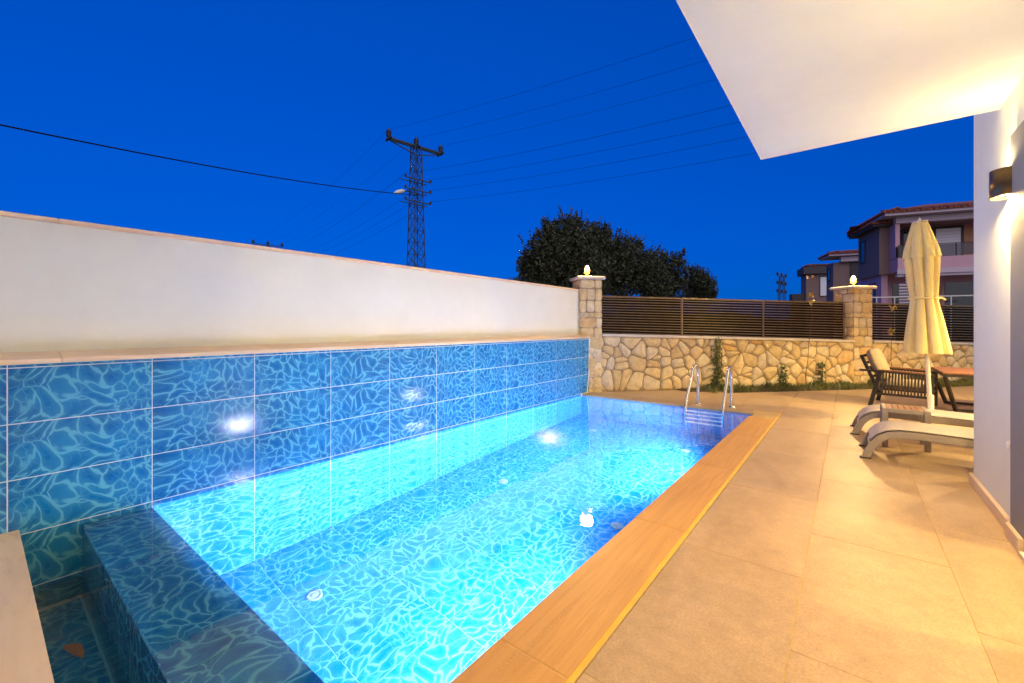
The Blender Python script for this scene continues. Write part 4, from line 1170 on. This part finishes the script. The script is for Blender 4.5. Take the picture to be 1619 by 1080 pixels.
# ================================================================== TREES
def tree(blobs, d, label, seed, dens, leaf, dspread=1.0, group='trees beyond the street wall'):
    rnd = random.Random(seed)
    cen = sum((at(x, y, d) for x, y, r in blobs), Vector()) / len(blobs)
    base = Vector((cen.x, cen.y, -0.3))
    t = thing('tree', label, 'tree', base, group)
    tr = MB(); fork = base + Vector((0.1, 0.1, max(1.2, cen.z * 0.45)))
    tr.tube([base, (base + fork) / 2 + Vector((0.05, -0.04, 0)), fork], [0.30, 0.24, 0.20], 9)
    tr.build('trunk', M['bark'], t)
    lv = MB(); br = MB()
    for (x, y, r) in blobs:
        c = at(x, y, d + rnd.uniform(-1, 1) * dspread); rr = r * d / 674.6
        br.tube([fork, fork.lerp(c, .5) + Vector((rnd.uniform(-.3, .3), rnd.uniform(-.3, .3), -.1)), c], [0.13, 0.08, 0.03], 6)
        nt = int(dens * rr * rr)
        for _ in range(nt):
            u = Vector((rnd.gauss(0, 1), rnd.gauss(0, 1), rnd.gauss(0, 1))).normalized()
            rad = rr * (rnd.uniform(0.45, 1.05) if rnd.random() < .82 else rnd.uniform(1.0, 1.22))
            tip = c + u * rad; tip.z += 0.06 * rr
            up = (u + Vector((0, 0, 0.9))).normalized()
            L = rnd.uniform(0.25, 0.5)
            for k in range(9):
                leaf_quads(lv, tip - up * L * (k / 9), 1, 0.07, leaf, rnd)
            if rnd.random() < .16 and u.z > 0.0:
                sp = c + u * rr * 0.95; e = (u * .5 + Vector((rnd.uniform(-.3, .3), rnd.uniform(-.3, .3), 1.0))).normalized(); L2 = rr * rnd.uniform(.3, .75)
                for k in range(14): leaf_quads(lv, sp + e * L2 * (k / 13), 1, 0.07 * (1.4 - k / 13), leaf, rnd)
            if rnd.random() < .15: br.tube([c, tip], [0.02, 0.006], 4)
    br.build('branch', M['bark'], t, kind='stuff')
    lv.build('crown', M['leaf'], t, kind='stuff')
tree([(858, 412, 34), (898, 380, 34), (885, 425, 44), (838, 420, 20), (870, 372, 20), (915, 405, 34), (905, 360, 16), (850, 440, 30), (930, 440, 34)], 30, 'tall dark evergreen tree behind the white wall and the first pier', 31, 220, 0.125)
tree([(950, 395, 30), (985, 412, 32), (968, 440, 40), (1010, 430, 34), (945, 372, 18), (1000, 398, 16), (935, 370, 12), (1030, 455, 30)], 33, 'broad dark tree right of the pier lantern behind the slatted fence', 32, 190, 0.125)
tree([(1045, 425, 24), (1062, 440, 26), (1030, 412, 14), (1072, 410, 12), (1055, 462, 26), (1020, 440, 24)], 36, 'loose crowned tree at the right end of the dark tree group', 33, 150, 0.125)
tree([(1102, 440, 16), (1112, 456, 18), (1095, 460, 18), (1122, 470, 10)], 40, 'small round tree standing alone right of the dark tree group', 34, 420, 0.11)
tree([(812, 447, 7), (804, 455, 8)], 42, 'tip of a far tree showing just above the white wall', 35, 500, 0.10)

# ================================================================== NEIGHBOURING HOUSES
FX = (RGT * 0.93 - FWD * 0.37).normalized(); FY = Vector((-FX.y, FX.x, 0))
def hip(t, x0, x1, y0, y1, z, pitch, fr, th=0.16):
    """hip roof slab seen mostly from below: soffit, fascia and tiled planes"""
    rise = (y1 - y0) / 2 * pitch; i = (y1 - y0) / 2
    e = [(x0, y0), (x1, y0), (x1, y1), (x0, y1)]
    ridge = [(x0 + i, (y0 + y1) / 2), (x1 - i, (y0 + y1) / 2)]
    MB().box(x0, x1, y0, y1, z, z + th).build('eave', M['villawhite'] if fr else M['villadark'], t, wm=HM)
    k = 0.09
    e2 = [(x0 - k, y0 - k), (x1 + k, y0 - k), (x1 + k, y1 + k), (x0 - k, y1 + k)]
    vs = [(x, y, z + th + .001) for x, y in e2] + [(x, y, z + th + 0.11) for x, y in e2] + [(x, y, z + th + 0.11 + rise) for x, y in ridge]
    r_ = MB().add(vs, [(3, 2, 1, 0), (0, 1, 5, 4), (1, 2, 6, 5), (2, 3, 7, 6), (3, 0, 4, 7), (4, 5, 9, 8), (6, 7, 8, 9), (5, 6, 9), (7, 4, 8)]).build('roof', M['roof'], t, wm=HM)
    # round tile ends along the two visible eaves
    b = MB(); n_ = int((x1 - x0) / .32)
    for q in range(n_):
        x = x0 + (x1 - x0) * (q + .5) / n_
        b.tube([(x, y0 - k - .05, z + th + .10), (x, y0 + .9, z + th + .10 + .95 * pitch)], 0.085, 6)
    n_ = int((y1 - y0) / .32)
    for q in range(n_):
        y = y0 + (y1 - y0) * (q + .5) / n_
        b.tube([(x0 - k - .05, y, z + th + .10), (x0 + .8, y, z + th + .10 + .85 * pitch)], 0.085, 6)
    b.build('roof_tile', M['roof'], r_, kind='stuff', wm=HM)
def hbox(t, name, mat, *a, parent=None):
    return MB().box(*a).build(name, M[mat], parent or t, wm=HM)
def win(t, x0, x1, y, z0, z1, axis='x', pane='darkglass', nsplit=1):
    """framed window standing proud of a wall; axis x: faces -y, axis y: faces -x"""
    f = 0.07
    def B(a0, a1, z0_, z1_, d0, d1):
        return (a0, a1, y - d1, y - d0, z0_, z1_) if axis == 'x' else (y - d1, y - d0, a0, a1, z0_, z1_)
    b = MB()
    for q in ((x0, x1, z0, z0 + f), (x0, x1, z1 - f, z1), (x0, x0 + f, z0 + f + .001, z1 - f - .001), (x1 - f, x1, z0 + f + .001, z1 - f - .001)): b.box(*B(q[0], q[1], q[2], q[3], 0.002, 0.07))
    w = b.build('window', M['villadark'], t, wm=HM)
    for k in range(nsplit):
        a = x0 + f + (x1 - x0 - 2 * f) * k / nsplit; c = x0 + f + (x1 - x0 - 2 * f) * (k + 1) / nsplit
        MB().box(*B(a + .01, c - .01, z0 + f + .005, z1 - f - .005, 0.004, 0.03)).build('pane', M[pane], w, wm=HM)
    return w
# -- the nearest neighbour, with the balcony
D1 = 28.0
o = at(1408, 515.5, D1); o.z = 0
HM = frame_m(o, FX, FY)
v = thing('villa', 'two storey lilac villa with a glass railed balcony behind the parasol', 'house', o, 'neighbouring houses behind the fence')
WM[v.name] = Matrix.Translation(o)
hbox(v, 'wall', 'villa', 0.25, 9.5, 2.2, 5.3, -0.3, 8.30)                       # main upper body, set back behind the balcony
hbox(v, 'side_wall', 'villa', 0.25, 0.48, 0.0, 2.198, 5.7, 7.95)                # cheek of the balcony
hbox(v, 'beam', 'villawhite', 0.25, 9.5, -0.10, 0.30, 7.96, 8.34)
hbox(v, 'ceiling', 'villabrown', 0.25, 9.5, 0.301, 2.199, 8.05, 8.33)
hip(v, -0.55, 10.2, -0.75, 5.8, 8.36, 0.30, True)
hbox(v, 'balcony_slab', 'villa', 0.25, 9.5, -0.35, 2.198, 4.80, 5.66)
hbox(v, 'balcony_lip', 'villawhite', 0.20, 9.5, -0.40, -0.351, 4.62, 4.92)
for k in range(5):
    hbox(v, 'balcony_glass', 'railglass', 0.34 + 1.42 * k, 1.70 + 1.42 * k, -0.31, -0.295, 5.72, 6.42)
    hbox(v, 'baluster', 'dark_metal', 0.28 + 1.42 * k, 0.33 + 1.42 * k, -0.33, -0.28, 5.661, 6.44)
hbox(v, 'handrail', 'dark_metal', 0.25, 8.0, -0.335, -0.275, 6.441, 6.48)
hbox(v, 'balcony_glass', 'railglass', 0.262, 0.277, -0.25, 2.1, 5.72, 6.42)
# tall window frame with white blind
wf = hbox(v, 'window', 'villadark', 1.35, 4.6, 2.05, 2.199, 5.661, 7.96)
hbox(v, 'pane', 'darkglass', 1.45, 3.05, 2.02, 2.049, 5.75, 7.75, parent=wf)
for k in range(9):
    hbox(v, 'blind_slat', 'blind', 3.17, 4.43, 2.015 + (k % 2) * .006, 2.045, 6.0 + 0.2 * k, 6.0 + 0.2 * (k + 1) - .012, parent=wf)
hbox(v, 'recess_panel', 'doorwood', 4.62, 5.2, 2.12, 2.199, 5.661, 7.9)
# left bay, oversailing
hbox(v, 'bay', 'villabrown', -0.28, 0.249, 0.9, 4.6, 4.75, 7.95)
win(v, 3.2, 4.1, -0.28, 5.9, 7.5, 'y')
hip(v, -0.75, 0.9, 0.5, 5.0, 7.96, 0.12, False)
hbox(v, 'lower_wall', 'villa', -0.1, 0.249, 1.1, 5.2, -0.3, 4.749)
win(v, 2.0, 3.0, -0.1, 2.6, 4.3, 'y')
# ground floor: deep porch with column, door and louvred screen
hbox(v, 'porch_column', 'villa', 4.05, 4.22, -0.25, -0.05, -0.3, 4.619)
hbox(v, 'porch_beam', 'villawhite', 0.25, 9.5, -0.30, 0.0, 4.45, 4.6195)
dr = hbox(v, 'door', 'doorwood', 2.75, 3.55, 2.12, 2.199, 1.6, 4.0)
hbox(v, 'garage_door', 'darkglass', 0.9, 2.6, 2.15, 2.199, 0.2, 4.2)
hbox(v, 'porch_screen', 'darkglass', 3.7, 6.0, 2.15, 2.199, 0.2, 4.2)
for k in range(13):
    hbox(v, 'louvre', 'villawhite', 0.30 if k < 9 else 0.62, 1.02, -0.40, -0.36, 2.35 + 0.19 * k, 2.35 + 0.19 * k + 0.11)
hbox(v, 'louvre_frame', 'dark_metal', 0.60, 0.66, -0.355, -0.33, 0.0, 4.8)
for yy in (0, 1, 2, 3, 4, 5): hbox(v, 'garden_rail', 'offwhite', -2.2 + yy * .9, -2.15 + yy * .9, -1.6, -1.55, -0.3, 3.05)
hbox(v, 'garden_rail', 'offwhite', -2.2, 6.0, -1.6, -1.55, 3.051, 3.12)
# -- second villa
D2 = 42.0
o = at(1370, 515.5, D2); o.z = 0
HM = frame_m(o, FX, FY)
v2 = thing('villa', 'brown villa with a low red tiled roof behind the second pier lantern', 'house', o, 'neighbouring houses behind the fence'); WM[v2.name] = Matrix.Translation(o)
zt = lambda py, d: CAM_H + (515.5 - py) * d / 674.6
hbox(v2, 'wall', 'villabrown', -2.6, 6, 0.4, 2.6, -0.3, zt(412, D2))
hbox(v2, 'beam', 'villawhite', -2.1, 6, -0.1, 0.399, zt(412, D2), zt(404, D2))
hbox(v2, 'recess', 'villadark', -1.2, 6, 0.30, 0.399, zt(450, D2), zt(414, D2))
win(v2, 1.2, 2.2, -2.6, zt(440, D2), zt(420, D2), 'y')
hip(v2, -3.2, 7, -0.6, 2.9, zt(412, D2) + .55, 0.28, True)
# -- third villa
D3 = 55.0
o = at(1312, 515.5, D3); o.z = 0
HM = frame_m(o, FX, FY)
v3 = thing('villa', 'dark fascia house farthest left in the row, beside the distant pylon', 'house', o, 'neighbouring houses behind the fence'); WM[v3.name] = Matrix.Translation(o)
hbox(v3, 'wall', 'villabrown', -2.5, 8, 0.4, 3.0, -0.3, zt(432, D3))
hbox(v3, 'fascia', 'villadark', -2.9, 8, -0.2, 3.3, zt(432, D3) + .001, zt(421, D3))
hip(v3, -2.4, 9, 0.2, 3.0, zt(421, D3) + .01, 0.16, False)
win(v3, -1.0, 0.2, 0.399, zt(468, D3), zt(436, D3), 'x', 'blind')
hbox(v3, 'terrace', 'villadark', -4.0, -2.501, 0.6, 2.4, -0.3, zt(463, D3))
